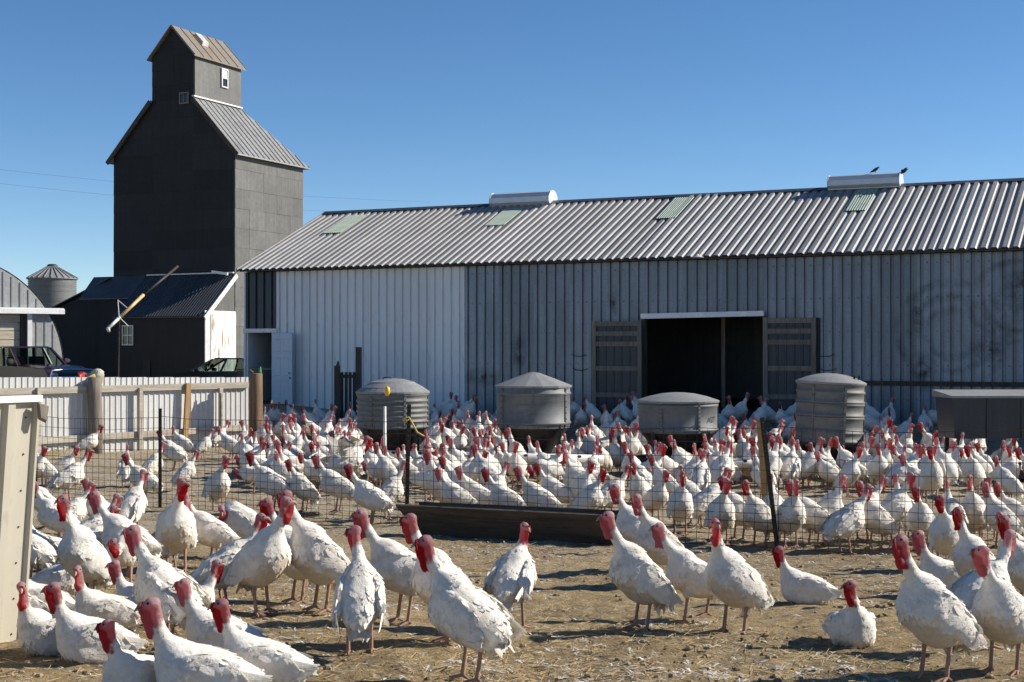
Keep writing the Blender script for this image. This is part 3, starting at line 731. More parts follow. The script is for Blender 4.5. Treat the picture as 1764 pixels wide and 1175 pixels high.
Bc = P(90, 600, 100); gb = empty('grain_bin', (Bc.x, Bc.y, .9)); tag(gb, 'round corrugated steel grain bin with a pale conical roof', 'grain bin')
rb_ = 40 / F * 100; zev = CZ + (600-480)/F*100 - .9; zpk = CZ + (600-460)/F*100 - .9
mb = MB(); mb.smooth = True; pr_ = []
for i in range(90): pr_.append((rb_ + .035*math.cos(i*math.pi), zev*i/89))
mb.lathe(pr_, 40); mb.build('wall', M['feeder_b'], gb)
mb = MB(); mb.lathe([(rb_+.12, zev-.05), (rb_+.12, zev), (.35, zpk), (.0, zpk)], 24); br = mb.build('roof', M['feeder_lid'], gb)
for k in range(24):
    a = 2*math.pi*k/24; mb = MB(); mb.bar(((rb_+.12)*math.cos(a), (rb_+.12)*math.sin(a), zev+.03), (.35*math.cos(a), .35*math.sin(a), zpk+.03), .05, .06); mb.build('roof_rib', M['feeder_lid'], br)
mb = MB(); mb.smooth = True; mb.lathe([(.36, zpk-.05), (.36, zpk+.12), (.25, zpk+.2), (0, zpk+.22)], 16); mb.build('roof_cap', M['iron'], br)
mb = MB(); mb.bar((-rb_-.15, -.4, 0), (-rb_-.15, -.4, zev), .12, .05); mb.build('ladder_rail', M['iron'], gb)

# power lines
for nm, y0, y1, lab in (('power_line', 272, 348, 'upper thin power line crossing the sky from the left edge'), ('power_line', 296, 372, 'lower thin power line crossing the sky from the left edge')):
    pts = []
    for k in range(21):
        s_ = k/20; p = P(-160 + 900*s_, y0 + (y1-y0)*s_ + 22*4*s_*(1-s_)*.5, 58+20*s_); pts.append(p)
    mb = MB(); mb.tube(pts, .0035, 4); tag(mb.build(nm, M['iron']), lab, 'power line', 'power lines over the yard')

# ------------------------------------------------------------------ vehicles beyond the white fence
def wheel(parent, x, y, r, w, side):
    mb = MB(); mb.smooth = True
    mb.lathe([(r*.62, -w/2), (r*.94, -w/2), (r, -w/3), (r, w/3), (r*.94, w/2), (r*.62, w/2), (r*.58, w*.2), (r*.58, -w*.2), (r*.62, -w/2)], 28)
    wo_ = mb.build('wheel', M['tyre'], parent); wo_.location = (x, y, r); wo_.rotation_euler = (math.radians(90), 0, 0)
    mb = MB(); mb.smooth = True; mb.lathe([(0, w*.2), (r*.2, w*.25), (r*.3, w*.1), (r*.6, w*.3), (r*.6, -w*.3), (0, -w*.2)], 20); mb.build('rim', M['chrome'], wo_)
def car_body(prof, half, inset, name, mat, parent, ztop):
    """loft of side profile sections across the width with rounded flanks"""
    mb = MB(); mb.smooth = False; rings = []
    zc = sum(p[1] for p in prof)/len(prof)
    for f, sc in ((-1, .965), (-.93, .99), (-.5, 1), (.5, 1), (.93, .99), (1, .965)):
        rings.append([(x*(1-(1-sc)*.3), half*f, zc+(z-zc)*sc) for x, z in prof])
    mb.loft(rings); return mb.build(name, mat, parent)
def cabin(base, topz, roof, half_b, half_t, parent, mat):
    """greenhouse: base (x0,x1,z) and roof (x0,x1), with pillars and glass panes"""
    x0, x1, zb = base; r0, r1 = roof
    bl = [Vector((x0, s*half_b, zb)) for s in (-1, 1)]; fl = [Vector((x1, s*half_b, zb)) for s in (-1, 1)]
    bt = [Vector((r0, s*half_t, topz)) for s in (-1, 1)]; ft = [Vector((r1, s*half_t, topz)) for s in (-1, 1)]
    mb = MB(); th = .07
    mb.loft([[tuple(bt[0]), tuple(ft[0]), tuple(ft[1]), tuple(bt[1])], [(r0+.05, -half_t+.03, topz+.05), (r1-.08, -half_t+.03, topz+.06), (r1-.08, half_t-.03, topz+.06), (r0+.05, half_t-.03, topz+.05)]])
    ro = mb.build('cab_roof', mat, parent)
    for s in (0, 1):
        for a, b_ in ((bl[s], bt[s]), (fl[s], ft[s])):
            mb = MB(); mb.bar(a, b_, .09, .07); mb.build('pillar', mat, parent)
        m0 = (bl[s]*.46+fl[s]*.54); m1 = (bt[s]*.46+ft[s]*.54); mb = MB(); mb.bar(m0, m1, .06, .09, (0,1,0)); mb.build('pillar', mat, parent)
        for q in ((bl[s], m0, m1, bt[s]), (m0, fl[s], ft[s], m1)):
            mb = MB(); off = Vector((0, .02*(1 if s else -1), 0)); mb.add([tuple(p) for p in q], [(0,1,2,3)]); mb.build('side_window', M['car_glass'], parent)
    mb = MB(); mb.add([tuple(p) for p in (fl[0], fl[1], ft[1], ft[0])], [(0,1,2,3)]); mb.build('windshield', M['car_glass'], parent)
    mb = MB(); mb.add([tuple(p) for p in (bl[0], bl[1], bt[1], bt[0])], [(0,1,2,3)]); mb.build('rear_window', M['car_glass'], parent)
    return ro
tp = P(40, 640, 48.5); tk = empty('pickup_truck', (tp.x-.15, tp.y+.6, gz1(tp.x, tp.y)), math.radians(-36))
tag(tk, 'dark maroon pickup truck with a tubular grille guard behind the white fence', 'pickup truck')
car_body([(-3.1,.45),(2.55,.45),(2.62,.62),(2.60,1.02),(2.48,1.15),(1.05,1.26),(.95,1.26),(-.85,1.26),(-.9,1.22),(-3.1,1.22)], .98, 0, 'body', M['maroon'], tk, 1.2)
mb = MB(); mb.loft([[(1.02,-.86,1.262),(1.02,.86,1.262),(1.02,.7,1.31),(1.02,-.7,1.31)], [(2.2,-.84,1.18),(2.2,.84,1.18),(2.2,.66,1.25),(2.2,-.66,1.25)], [(2.5,-.8,1.06),(2.5,.8,1.06),(2.5,.6,1.14),(2.5,-.6,1.14)]]); mb.build('hood', M['maroon'], tk)
cabin((-.85, 1.02, 1.26), 1.86, (-.65, .35), .93, .78, tk, M['maroon'])
mb = MB(); mb.box(-.1, .25, -.62, -.2, .9, 1.55); mb.build('seat', M['tyre'], tk)
mb = MB(); mb.box(-.1, .25, .2, .62, .9, 1.55); mb.build('seat', M['tyre'], tk)
for s in (-1, 1):
    mb = MB(); mb.smooth = True; mb.cbox(.72, .86, s*1.12-.13, s*1.12+.13, 1.28, 1.50, .05); mb.build('wing_mirror', M['tyre'], tk)
    mb = MB(); mb.cbox(2.55, 2.64, s*.72-.16, s*.72+.16, .82, 1.02, .02); mb.build('headlight', M['chrome'], tk)
    for x in (1.75, -1.95): wheel(tk, x, s*.86, .40, .26, s)
mb = MB(); mb.smooth = True
mb.tube([(2.70,-.92,.55),(2.72,-.92,1.0),(2.70,-.86,1.12),(2.72,-.5,1.14),(2.72,.5,1.14),(2.70,.86,1.12),(2.72,.92,1.0),(2.70,.92,.55)], .03, 8)
gg = mb.build('grille_guard', M['chrome'], tk)
for z in (.7, .9): mb = MB(); mb.tube([(2.71,-.9,z),(2.71,.9,z)], .018, 6); mb.build('guard_bar', M['chrome'], gg)
mb = MB(); mb.box(2.5, 2.62, -.6, .6, .62, 1.02); mb.build('grille', M['tyre'], tk)
mb = MB(); mb.cbox(2.55, 2.72, -.95, .95, .42, .60, .04); mb.build('bumper', M['chrome'], tk)
mb = MB(); mb.tube([(.9,-1.0,1.2),(.9,-1.0,2.0)], .008, 5); mb.build('antenna', M['iron'], tk)

cp = P(372, 640, 56.0); cr_ = empty('parked_car', (cp.x+.2, cp.y+.3, gz1(cp.x, cp.y)), math.radians(172))
tag(cr_, 'black hatchback car mostly hidden between the shed door and barn corner', 'car')
car_body([(-2.1,.35),(2.15,.35),(2.22,.55),(2.15,.78),(1.0,.95),(-1.7,.98),(-2.12,.9),(-2.15,.6)], .88, 0, 'body', M['blackpaint'], cr_, .9)
cabin((-1.65, 1.0, .95), 1.42, (-1.05, .15), .84, .66, cr_, M['blackpaint'])
for s in (-1, 1):
    for x in (1.35, -1.3): wheel(cr_, x, s*.78, .32, .2, s)
    mb = MB(); mb.cbox(2.1, 2.2, s*.62-.16, s*.62+.16, .62, .76, .02); mb.build('headlight', M['chrome'], cr_)
    mb = MB(); mb.cbox(-2.18, -2.1, s*.62-.16, s*.62+.16, .68, .84, .02); mb.build('tail_light', M['red'], cr_)
    mb = MB(); mb.cbox(.62, .8, s*.98-.09, s*.98+.09, .95, 1.08, .03); mb.build('wing_mirror', M['blackpaint'], cr_)

# ------------------------------------------------------------------ white sheet fence on the left
fd = (FEN1 - FEN0); fd.z = 0; FL = fd.length; fang = math.atan2(fd.y, fd.x)
fence = empty('sheet_metal_fence', (FEN0.x, FEN0.y, 0), fang); tag(fence, 'white ribbed sheet-metal fence with weathered wooden rails along the left side', 'fence')
ftz = lambda s_: CZ - 50/F*(FEN0.y + fd.normalized().y*s_)
nfp = 13; wfp = FL/nfp
for i in range(nfp):
    h_ = ftz((i+.5)*wfp) + .1
    me = ribbed(wfp, h_, wfp/5, .06, .03, .02, 'fence_panel', M['fence_white'])
    o_ = link('fence_panel', me, fence); o_.location = (i*wfp, .0, -.1)
def fl_at(px):
    k = (px-882)/F; d = fd.normalized(); return (k*FEN0.y - FEN0.x)/(d.x - k*d.y)
def fz(px, py): return CZ + (600-py)/F*(FEN0.y + fd.normalized().y*fl_at(px))
seg = [fl_at(-200), fl_at(157), fl_at(428)]
for i in range(2):
    a, b_ = seg[i]+.05, seg[i+1]-.05
    for (p0, p1, h) in ((fz(100, 672), fz(425, 663), .17), (fz(100, 757), fz(425, 736), .17)):
        za = p0 + (p1-p0)*(a-fl_at(100))/(fl_at(425)-fl_at(100)); zb_ = p0 + (p1-p0)*(b_-fl_at(100))/(fl_at(425)-fl_at(100))
        mb = MB(); mb.bar((a, -.075, za), (b_, -.075, zb_), .09, h); mb.build('rail', M['wood_rail'], fence)
for px, r, wdt in ((62, 0, .10), (237, 0, .10), (318, 0, .14), (375, 0, .11)):
    s_ = fl_at(px); tilt = .10 if px == 318 else .0
    mb = MB(); mb.bar((s_-tilt, -.165, -.1), (s_+tilt*.2, -.165, fz(px, 660 if px == 318 else 668)), wdt, .08, (0,1,0)); mb.build('batten', M['wood_rail'] if px != 318 else M['wood_stake'], fence)
s_ = fl_at(157); mb = MB(); mb.smooth = True
mb.tube([(s_, -.22, -.2), (s_+.01, -.22, .9), (s_-.02, -.22, 1.6), (s_, -.22, fz(157, 650))], [.20, .19, .185, .175], 12); mb.build('post', M['wood_grey'], fence)
gp_ = P(441, 643, 40.6)
mb = MB(); mb.smooth = True; n_ = 14; rr = [.19*(1+.06*math.sin(3*k)) for k in range(n_)]
mb.loft([[(gp_.x+rr[k]*sc*math.cos(2*math.pi*k/n_), gp_.y+rr[k]*sc*math.sin(2*math.pi*k/n_), z) for k in range(n_)] for z, sc in ((-.2,1.08),(.8,1.02),(1.5,1.0),(gp_.z-.03,.98),(gp_.z,.9))])
tag(mb.build('corner_post', M['wood_brown']), 'thick brown wooden post at the right end of the white fence', 'post')
rg = P(168, 650, 38.2); mb = MB(); mb.smooth = True
n_ = 14; rings = []
for j in range(8):
    a = math.pi*j/7; rings.append([(rg.x+.17*math.sin(a)*(1+.35*math.sin(2.3*k+j))*math.cos(2*math.pi*k/n_), rg.y+.15*math.sin(a)*(1+.3*math.cos(1.7*k+j*2))*math.sin(2*math.pi*k/n_), rg.z+.02-.22*math.cos(a)*(-1 if False else 1)*-1) for k in range(n_)])
mb.loft(rings, False, False); tag(mb.build('rag_bundle', M['rag']), 'crumpled pale rag bundled on top of the grey fence post', 'rag')
mb = MB(); mb.smooth = True; mb.tube([P(132, 657, 38.0), P(150, 653, 38.0), P(164, 647, 38.0)], [.03,.05,.05], 8)
tag(mb.build('tool_stick', M['rope']), 'short pinkish tool handle lying across the fence top beside the rag', 'tool handle')
q0 = P(141, 648, 42.5)
mb = MB(); mb.smooth = True
for k in range(7):
    a = -.9+.3*k; mb.tube([q0 + Vector((0,0,-.25)), q0 + Vector((.06*math.sin(a), .02*k-.06, .02)), q0+Vector((.14*math.sin(a), .02*k-.06, .12*math.cos(a)+.02))], [.035,.03,.008], 6)
mb.tube([q0+Vector((0,0,-1.7)), q0+Vector((0,0,-.2))], .03, 8); tag(mb.build('red_broom', M['red']), 'red bristle broom head sticking up beside the truck front', 'broom')
mb = MB(); b0_ = P(448, 643, 40.55); mb.smooth = True; mb.tube([b0_, b0_+Vector((0,0,.06)), b0_+Vector((.01,0,.13)), b0_+Vector((.01,0,.19))], [.045,.045,.02,.018], 10); tag(mb.build('green_bottle', M['green']), 'small green bottle standing on the brown corner post', 'bottle')
mb = MB(); mb.smooth = True; mb.tube([P(436, 642, 40.5), P(430, 636, 40.5)], [.03,.02], 6); tag(mb.build('twig', M['wood_brown']), 'short brown stick end on the corner post', 'stick')

# dark boards and little gate by the white wall
for (px0, px1, pyt, pyb, lab) in ((613, 623, 598, 735, 'tall dark upright plank against the white barn wall'), (576, 586, 630, 735, 'shorter dark post with a pointed tip by the barn wall')):
    Yp = 43.5; a = P(px0, pyt, Yp); b_ = P(px1, pyb, Yp)
    mb = MB(); mb.box(a.x, b_.x, Yp-.05, Yp+.05, .1, a.z)
    if px0 < 600: mb.loft([[(a.x+.05, Yp-.04, a.z-.01), (b_.x-.02, Yp-.04, a.z-.01), (b_.x-.02, Yp+.04, a.z-.01), (a.x+.05, Yp+.04, a.z-.01)], [(b_.x-.08, Yp-.01, a.z+.14), (b_.x-.04, Yp-.01, a.z+.14), (b_.x-.04, Yp+.01, a.z+.14), (b_.x-.08, Yp+.01, a.z+.14)]])
    tag(mb.build('plank_post', M['wood_dark']), lab, 'post')
gt = empty('wooden_gate', (P(586, 0, 43.6).x, 43.6, .1)); tag(gt, 'small dark wooden gate between the two plank posts', 'gate')
gw = (614-586)/F*43.6; gh = CZ+(600-640)/F*43.6-.1
for i in range(4): mb = MB(); mb.box(.01+i*gw/4, (i+1)*gw/4-.02, -.012, .012, .02, gh-.02); mb.build('board', M['wood_dark'], gt)
for z in (.15, gh-.2): mb = MB(); mb.box(0, gw, -.045, -.014, z, z+.1); mb.build('rail', M['wood_dark'], gt)

# ------------------------------------------------------------------ bulk feeders
def feeder(px0, px1, py_top, py_eave, py_bot, Y, style, mat, label, tilt=0.0):
    c = P((px0+px1)/2, 0, Y); r = (px1-px0)/2/F*Y; g0 = gz1(c.x, Y)
    zb = CZ+(600-py_bot)/F*Y - g0; ze = CZ+(600-py_eave)/F*Y - g0; zt = CZ+(600-py_top)/F*Y - g0
    f = empty('bulk_feeder', (c.x, Y, g0)); f.rotation_euler = (0, tilt, 0)
    tag(f, label, 'feeder', 'round bulk feeders in the yard')
    h = ze-zb; pr = [(r*.94, zb)]
    bands = {'ribs': (.05,.2,.34,.48,.62,.76,.93), 'plain': (.12,.82), 'bands': (.1,.86), 'rings': (.04,.18,.42,.46,.64,.68,.84,.97)}[style]
    for k in bands:
        z = zb+h*k; w = .022
        pr += [(r*.955, z-w*1.6), (r*.985, z-w*.6), (r*.985, z+w*.6), (r*.955, z+w*1.6)]
    pr += [(r*.955, ze-.01), (r*.955, ze)]
    mb = MB(); mb.smooth = True; mb.lathe(pr, 40, cap0=False); bd = mb.build('tank', M[mat], f)
    for an_ in (-150, -95, -35, 40, 120):
        q = math.radians(an_ + 13*len(label) % 40); dx_, dy_ = math.cos(q), math.sin(q)
        mb = MB(); mb.bar((r*.965*dx_, r*.965*dy_, zb+.02), (r*.965*dx_, r*.965*dy_, ze-.02), .05, .03, (dx_, dy_, 0)); sm_ = mb.build('seam', M[mat], bd)
        for k in range(7):
            mb = MB(); z_ = zb+.08+(ze-zb-.16)*k/6; mb.bar((r*.97*dx_, r*.97*dy_, z_), (r*.997*dx_, r*.997*dy_, z_), .02, .02); mb.build('bolt', M['iron'], sm_)
    mb = MB(); mb.smooth = False; hh = zt-ze
    if style == 'ribs': lid = [(r*1.0, ze-.03), (r*1.005, ze+.01), (r*.86, ze+hh*.30), (r*.84, ze+hh*.36), (r*.62, ze+hh*.68), (r*.60, ze+hh*.74), (r*.3, ze+hh*.96), (r*.12, ze+hh), (.0, zt)]
    elif style == 'plain': lid = [(r*1.0, ze-.04), (r*1.01, ze), (r*.55, ze+hh*.52), (r*.15, ze+hh*.95), (0, zt)]
    else: lid = [(r*1.0, ze-.04), (r*1.015, ze), (r*.97, ze+.02), (r*.7, ze+hh*.55), (r*.4, ze+hh*.88), (r*.15, ze+hh), (0, zt)]
    mb.lathe(lid, 14 if style == 'plain' else 32); ld = mb.build('lid', M['feeder_lid'], f)
    if style == 'ribs':
        mb = MB(); mb.smooth = True; mb.tube([(-r*.25, -r*.2, zt-.02), (-r*.22, -r*.2, zt+.025), (-r*.05, -r*.2, zt+.03), (-r*.02, -r*.2, zt-.0)], .014, 6); mb.build('handle', M['iron'], ld)
    if style == 'rings':
        for xx in (.55, .68):
            mb = MB(); mb.box(r*xx-.02, r*xx+.02, -r*.5, -r*.46, ze+hh*.4, ze+hh*.4+.09); mb.build('latch', M['iron'], ld)
    mb = MB(); mb.smooth = True; mb.lathe([(r*.93, zb+.01), (r*.5, max(.3, zb-.5)), (r*.35, .25)], 28); mb.build('hopper', M['iron'], f)
    mb = MB(); mb.smooth = True; mb.lathe([(r*.3, .12), (r*.98, .12), (r*1.02, .40), (r*.99, .40), (r*.95, .16), (r*.3, .16)], 32); mb.build('trough', M['iron'], f)
    for k in range(4):
        a = math.pi/4+k*math.pi/2; mb = MB(); mb.bar((r*.9*math.cos(a), r*.9*math.sin(a), -.05), (r*.93*math.cos(a), r*.93*math.sin(a), zb+.1), .06, .06, (0,1,0)); mb.build('leg', M['iron'], f)
    for s in (-1, 1):
        mb = MB(); mb.box(-r*1.15, r*1.15, s*r*.62-.06, s*r*.62+.06, -.03, .11); mb.build('skid', M['wood_dark'], f)
    return f, r, zb, ze
FDY = 31.6
feeders = []
feeders.append(feeder(613, 740, 652, 675, 737, FDY, 'ribs', 'feeder_a', 'round ribbed metal feeder with stepped domed lid, behind the yellow float'))
feeders.append(feeder(853, 985, 641, 664, 736, FDY, 'plain', 'feeder_b', 'round metal feeder with a pointed conical lid in the middle of the yard'))
feeders.append(feeder(1097, 1238, 676, 690, 744, FDY, 'bands', 'feeder_b', 'wide low round feeder with a shallow domed lid before the dark doorway'))
feeders.append(feeder(1365, 1484, 643, 658, 762, FDY-.3, 'rings', 'feeder_a', 'tallest round feeder, banded with brown rings and leaning slightly', math.radians(2.5)))
# lettering on the low feeder
f3, r3, zb3, ze3 = feeders[2]
cu = bpy.data.curves.new('stencil_text', 'FONT'); cu.body = 'AET'; cu.size = .17; cu.extrude = .001; cu.align_x = 'CENTER'
cu.materials.append(M['ink']); to = bpy.data.objects.new('stencil_text', cu); COL.objects.link(to)
to.parent = f3; aa = math.radians(-90+52); to.location = (r3*.975*math.cos(aa), r3*.975*math.sin(aa), zb3+(ze3-zb3)*.36); to.rotation_euler = (math.radians(90), 0, aa+math.radians(90))
dg = bpy.context.evaluated_depsgraph_get(); tme = bpy.data.meshes.new_from_object(to.evaluated_get(dg)); 
tloc, trot = to.location.copy(), to.rotation_euler.copy(); bpy.data.objects.remove(to)
to = link('stencil_text', tme, f3); to.location = tloc; to.rotation_euler = trot
if not tme.materials: tme.materials.append(M['ink'])
# rectangular feeder at the right edge
ra = P(1641, 690, 30.2); rz0 = gz1(ra.x, 30.2); rf = empty('box_feeder', (ra.x, 30.2, rz0)); rf.rotation_euler = (0, 0, math.radians(3))
tag(rf, 'long rectangular metal box feeder with a pale lid at the right edge', 'feeder')
rh0 = CZ+(600-756)/F*30.2-rz0; rh1 = CZ+(600-686)/F*30.2-rz0; RWD = 4.2
mb = MB(); mb.loft([[(.05,.02,rh0),(RWD-.05,.02,rh0),(RWD-.05,1.0,rh0),(.05,1.0,rh0)], [(.0,0,rh1),(RWD,0,rh1),(RWD,1.05,rh1),(0,1.05,rh1)]]); mb.build('bin', M['blue_wall'], rf)
mb = MB(); mb.loft([[(-.05,-.08,rh1+.003),(RWD+.05,-.08,rh1+.003),(RWD+.05,1.12,rh1+.003),(-.05,1.12,rh1+.003)], [(-.05,-.08,rh1+.05),(RWD+.05,-.08,rh1+.05),(RWD+.05,1.12,rh1+.15),(-.05,1.12,rh1+.15)]]); mb.build('lid', M['feeder_lid'], rf)
for x_ in (.75, 1.5, 2.25, 3.0):
    mb = MB(); mb.box(x_-.02, x_+.02, -.022, .01, rh0+.03, rh1-.01); mb.build('seam', M['blue_wall'], rf)
mb = MB(); mb.box(.1, RWD-.1, -.25, 1.25, .05, .12); mb.box(.1, RWD-.1, -.27, -.23, .05, .35); mb.box(.1, RWD-.1, 1.23, 1.27, .05, .35); mb.build('trough', M['iron'], rf)
for x_ in (.2, RWD-.2):
    for y_ in (.12, .9): mb = MB(); mb.box(x_-.04, x_+.04, y_-.04, y_+.04, -.05, rh0+.02); mb.build('leg', M['iron'], rf)

# white pipe feeder with holes, in two lengths
def pipe(px0, py0, px1, py1, Y0, Y1, label):
    a = P(px0, py0, Y0); b_ = P(px1, py1, Y1); d = b_-a; L = d.length
    pf = empty('pipe_feeder', (a.x, a.y, a.z), math.atan2(d.y, d.x)); pf.rotation_euler = (0, -math.asin(d.z/L), math.atan2(d.y, d.x))
    tag(pf, label, 'pipe feeder', 'white pipe feeders behind the wire fence')
    r = .10; mb = MB(); mb.smooth = True; mb.tube([(0,0,0), (L,0,0)], r, 20); mb.build('pipe', M['pvc'], pf)
    n = int(L/.28)
    for i in range(n):
        x_ = .14+i*.28; mb = MB()
        ring = []
        for (sx, dep) in ((1.0, .004), (.9, .0055)):
            ring.append([(x_+.045*sx*math.cos(2*math.pi*k/12), *( (lambda an: (-(r+dep)*math.cos(an), (r+dep)*math.sin(an)))(math.radians(38)+.034*sx/r*math.sin(2*math.pi*k/12)) )) for k in range(12)])
        mb.loft(ring, False, True); mb.build('feed_hole', M['black'], pf)
    for x_ in (.3, L/2, L-.3):
        g0 = gz1(a.x+d.x*x_/L, a.y+d.y*x_/L) - (a.z+d.z*x_/L)
        mb = MB(); mb.box(x_-.04, x_+.04, -.03, .03, g0-.05, -r*.9); mb.build('stand', M['wood_dark'], pf)
    mb = MB(); mb.box(.0, L, -.11, -.07, -r-.14, -r-.01); mb.build('support_board', M['wood_stake'], pf)
pipe(668, 784, 1040, 792, 30.0, 29.4, 'long white feeding pipe with dark holes, left length')
pipe(1200, 797, 1330, 800, 29.2, 29.0, 'short white feeding pipe with dark holes, right length')
# yellow float on a white stake
fp = P(663, 0, 29.0); g0 = gz1(fp.x, 29.0); yf = empty('float_marker', (fp.x, 29.0, g0)); tag(yf, 'yellow oval float on a thin white stake before the ribbed feeder', 'float')
zs = CZ+(600-700)/F*29-g0; zf = CZ+(600-674)/F*29-g0
mb = MB(); mb.smooth = True; mb.tube([(0,0,-.1),(.0,0,zs)], .035, 8); mb.build('stake', M['pvc'], yf)
mb = MB(); mb.tube([(0.03,0,zs-.6),(.05,0,zf-.06)], .01, 6); mb.build('rod', M['iron'], yf)
mb = MB(); mb.smooth = True; mb.lathe([(0,-.10),(.03,-.09),(.055,-.04),(.062,.01),(.05,.07),(.02,.10),(0,.105)], 16, (.05,0,zf)); mb.build('bulb', M['yellow'], yf)

# ------------------------------------------------------------------ wire fence across the yard
fpts = [(-140, 852), (62, 862), (276, 876), (700, 907), (1341, 948), (1800, 975)]
WF = []
for px, py in fpts:
    Y = foot_depth(py); p = P(px, py, Y); WF.append(Vector((p.x, p.y, gz1(p.x, p.y))))
wf = empty('wire_fence', WF[0]); tag(wf, 'welded wire mesh fence on dark posts crossing the whole yard', 'fence')
FH = 1.48
hs = [.02,.09,.16,.24,.33,.43,.54,.66,.80,.96,1.13,1.30,1.48]
for i in range(len(WF)-1):
    a, b_ = WF[i], WF[i+1]; d = b_-a; L = d.length; n = max(2, int(L/.6)); mb = MB()
    def wp(s_, z): 
        s_ = min(max(s_, 0), 1); x, y = a.x+d.x*s_, a.y+d.y*s_
        return (x-WF[0].x, y-WF[0].y, gz1(x, y)-WF[0].z+z)
    sag = rng.uniform(-.04, .04, (len(hs), n+1)) * .5; bow = rng.uniform(-.03,.03,(n+1))
    rows = []
    for j, z in enumerate(hs):
        pts = []
        for k in range(n+1):
            p = Vector(wp(k/n, z*(1 - .03*math.sin(math.pi*k/n)) + sag[j,k]*(.4 if j < 12 else .8))); p.y += bow[k]*z; pts.append(p)
        rows.append(pts); mb.tube(pts, .004 if j < 12 else .005, 3, False)
    m_ = int(L/.15)
    for k in range(m_+1):
        s_ = k/m_; u = s_*n; q = min(int(u), n-1); fr_ = u-q
        pts = [rows[j][q].lerp(rows[j][q+1], fr_) for j in (0, 3, 6, 9, 12)]
        for pi_ in pts: pi_.x += rng.normal(0, .006)
        mb.tube(pts, .0036, 3, False)
    mb.build('wire_mesh', M['wire'], wf)
def tpost(p, h, lean, name='post'):
    mb = MB(); top = Vector((lean[0], lean[1], h)); q = p - WF[0]
    mb.bar(q+Vector((0,0,-.1)), q+top, .055, .012, (0,1,0)); mb.bar(q+Vector((0,.02,-.1)), q+top+Vector((0,.02,0)), .012, .05, (0,1,0))
    for k in range(22):
        s_ = (k+1)/23; mb.bar(q+top*s_+Vector((0,-.006,-.008)), q+top*s_+Vector((0,-.018,.008)), .02, .02)
    return mb.build(name, M['iron'], wf)
tpost(WF[2], 1.62, (.0, 0)); tpost(WF[3], 1.72, (.04, 0)); tpost(WF[4], 1.60, (-.20, 0)); tpost(WF[1], 1.5, (0,0)); tpost(WF[5], 1.5, (0,0))
sp_ = P(1322, 840, 20.3); sg = gz1(sp_.x, 20.3)
mb = MB(); a = Vector((sp_.x, 20.3, sg-.1)); b_ = P(1309, 727, 20.0); mb.bar(a, b_, .09, .05, (0,1,0))
mb.loft([[tuple(b_+Vector((sx*.044, sy*.024, 0))) for sx, sy in ((-1,-1),(1,-1),(1,1),(-1,1))], [tuple(b_+Vector((-.02+sx*.012, sy*.012, .05))) for sx, sy in ((-1,-1),(1,-1),(1,1),(-1,1))]])
tag(mb.build('wooden_stake', M['wood_stake']), 'amber wooden stake leaning behind the right fence post', 'stake')
mb = MB(); tq = P(701, 722, 19.6); mb.smooth = True
mb.tube([tq+Vector((-.06,-.04,0)), tq+Vector((.03,-.05,.03)), tq+Vector((.08,-.02,-.06)), tq+Vector((.14,0,-.18)), tq+Vector((.24,.03,-.24))], .012, 6)
mb.tube([tq+Vector((-.06,-.04,0)), tq+Vector((-.02,-.05,-.05)), tq+Vector((.05,-.04,.02))], .012, 6); tag(mb.build('twine', M['rope']), 'yellow twine knotted round the middle fence post', 'twine')

# wooden trough lying against the fence
ta, tb_ = foot_depth(921), foot_depth(936)
T0 = P(728, 921, ta); T1 = P(1062, 936, tb_); tr_ = empty('feed_trough', (T0.x, T0.y, gz1(T0.x, T0.y)), math.atan2(T1.y-T0.y, T1.x-T0.x))
tag(tr_, 'long dark wooden V-shaped feed trough lying along the wire fence', 'trough')
TL = (T1-T0).length+.05; th_ = .42; dzr = gz1(T1.x, T1.y)-gz1(T0.x, T0.y)
def plank(name, p, th=.03):
    mb = MB(); p = [Vector(q) for q in p]; n_ = (p[1]-p[0]).cross(p[3]-p[0]).normalized()*th
    mb.loft([[tuple(q) for q in p], [tuple(q+n_) for q in p]]); return mb.build(name, M['trough_wood'], tr_)
plank('side_board', [(-.02,-.0,.0), (TL,.0,dzr), (TL+.12,-.22,th_*.92+dzr), (-.28,-.22,th_)])
plank('side_board', [(-.02,.10,.0), (TL,.10,dzr), (TL+.12,.34,th_*.9+dzr), (-.28,.34,th_*.95)], -.03)
plank('end_board', [(-.24,-.19,th_-.03), (-.0,-.0,.02), (-.0,.1,.02), (-.24,.31,th_-.05)])
plank('end_board', [(TL+.06,-.19,th_-.06+dzr), (TL,.0,.02+dzr), (TL,.1,.02+dzr), (TL+.06,.31,th_-.08+dzr)])
for x_ in (.3, TL*.5, TL-.3):
    mb = MB(); mb.box(x_-.05, x_+.05, -.16, .30, -.06+dzr*x_/TL, .01+dzr*x_/TL); mb.build('foot', M['wood_dark'], tr_)

# ------------------------------------------------------------------ beige panel at the left edge
pb = P(38, 1108, foot_depth(1100)); PYd = pb.y; pt_ = P(66, 683, PYd-.25)
ln = Vector((pt_.x-pb.x, pt_.y-pb.y, pt_.z-pb.z)); g0 = gz1(pb.x, PYd)
bp = empty('metal_panel', (pb.x, pb.y, pb.z-.02)); bp.rotation_euler = (0, 0, math.radians(58)); tag(bp, 'beige ribbed metal windbreak panel leaning at the left edge', 'metal panel')
hh = ln.length; wv = 1.9
rot_l = math.radians(58)
lean = Vector((ln.x*math.cos(-rot_l)-ln.y*math.sin(-rot_l), ln.x*math.sin(-rot_l)+ln.y*math.cos(-rot_l), ln.z))
prof = [(-wv, 0)]
for xr in (-1.75, -1.45, -1.15, -.85, -.55, -.25): prof += [(xr-.05, 0), (xr-.03, -.035), (xr+.03, -.035), (xr+.05, 0)]
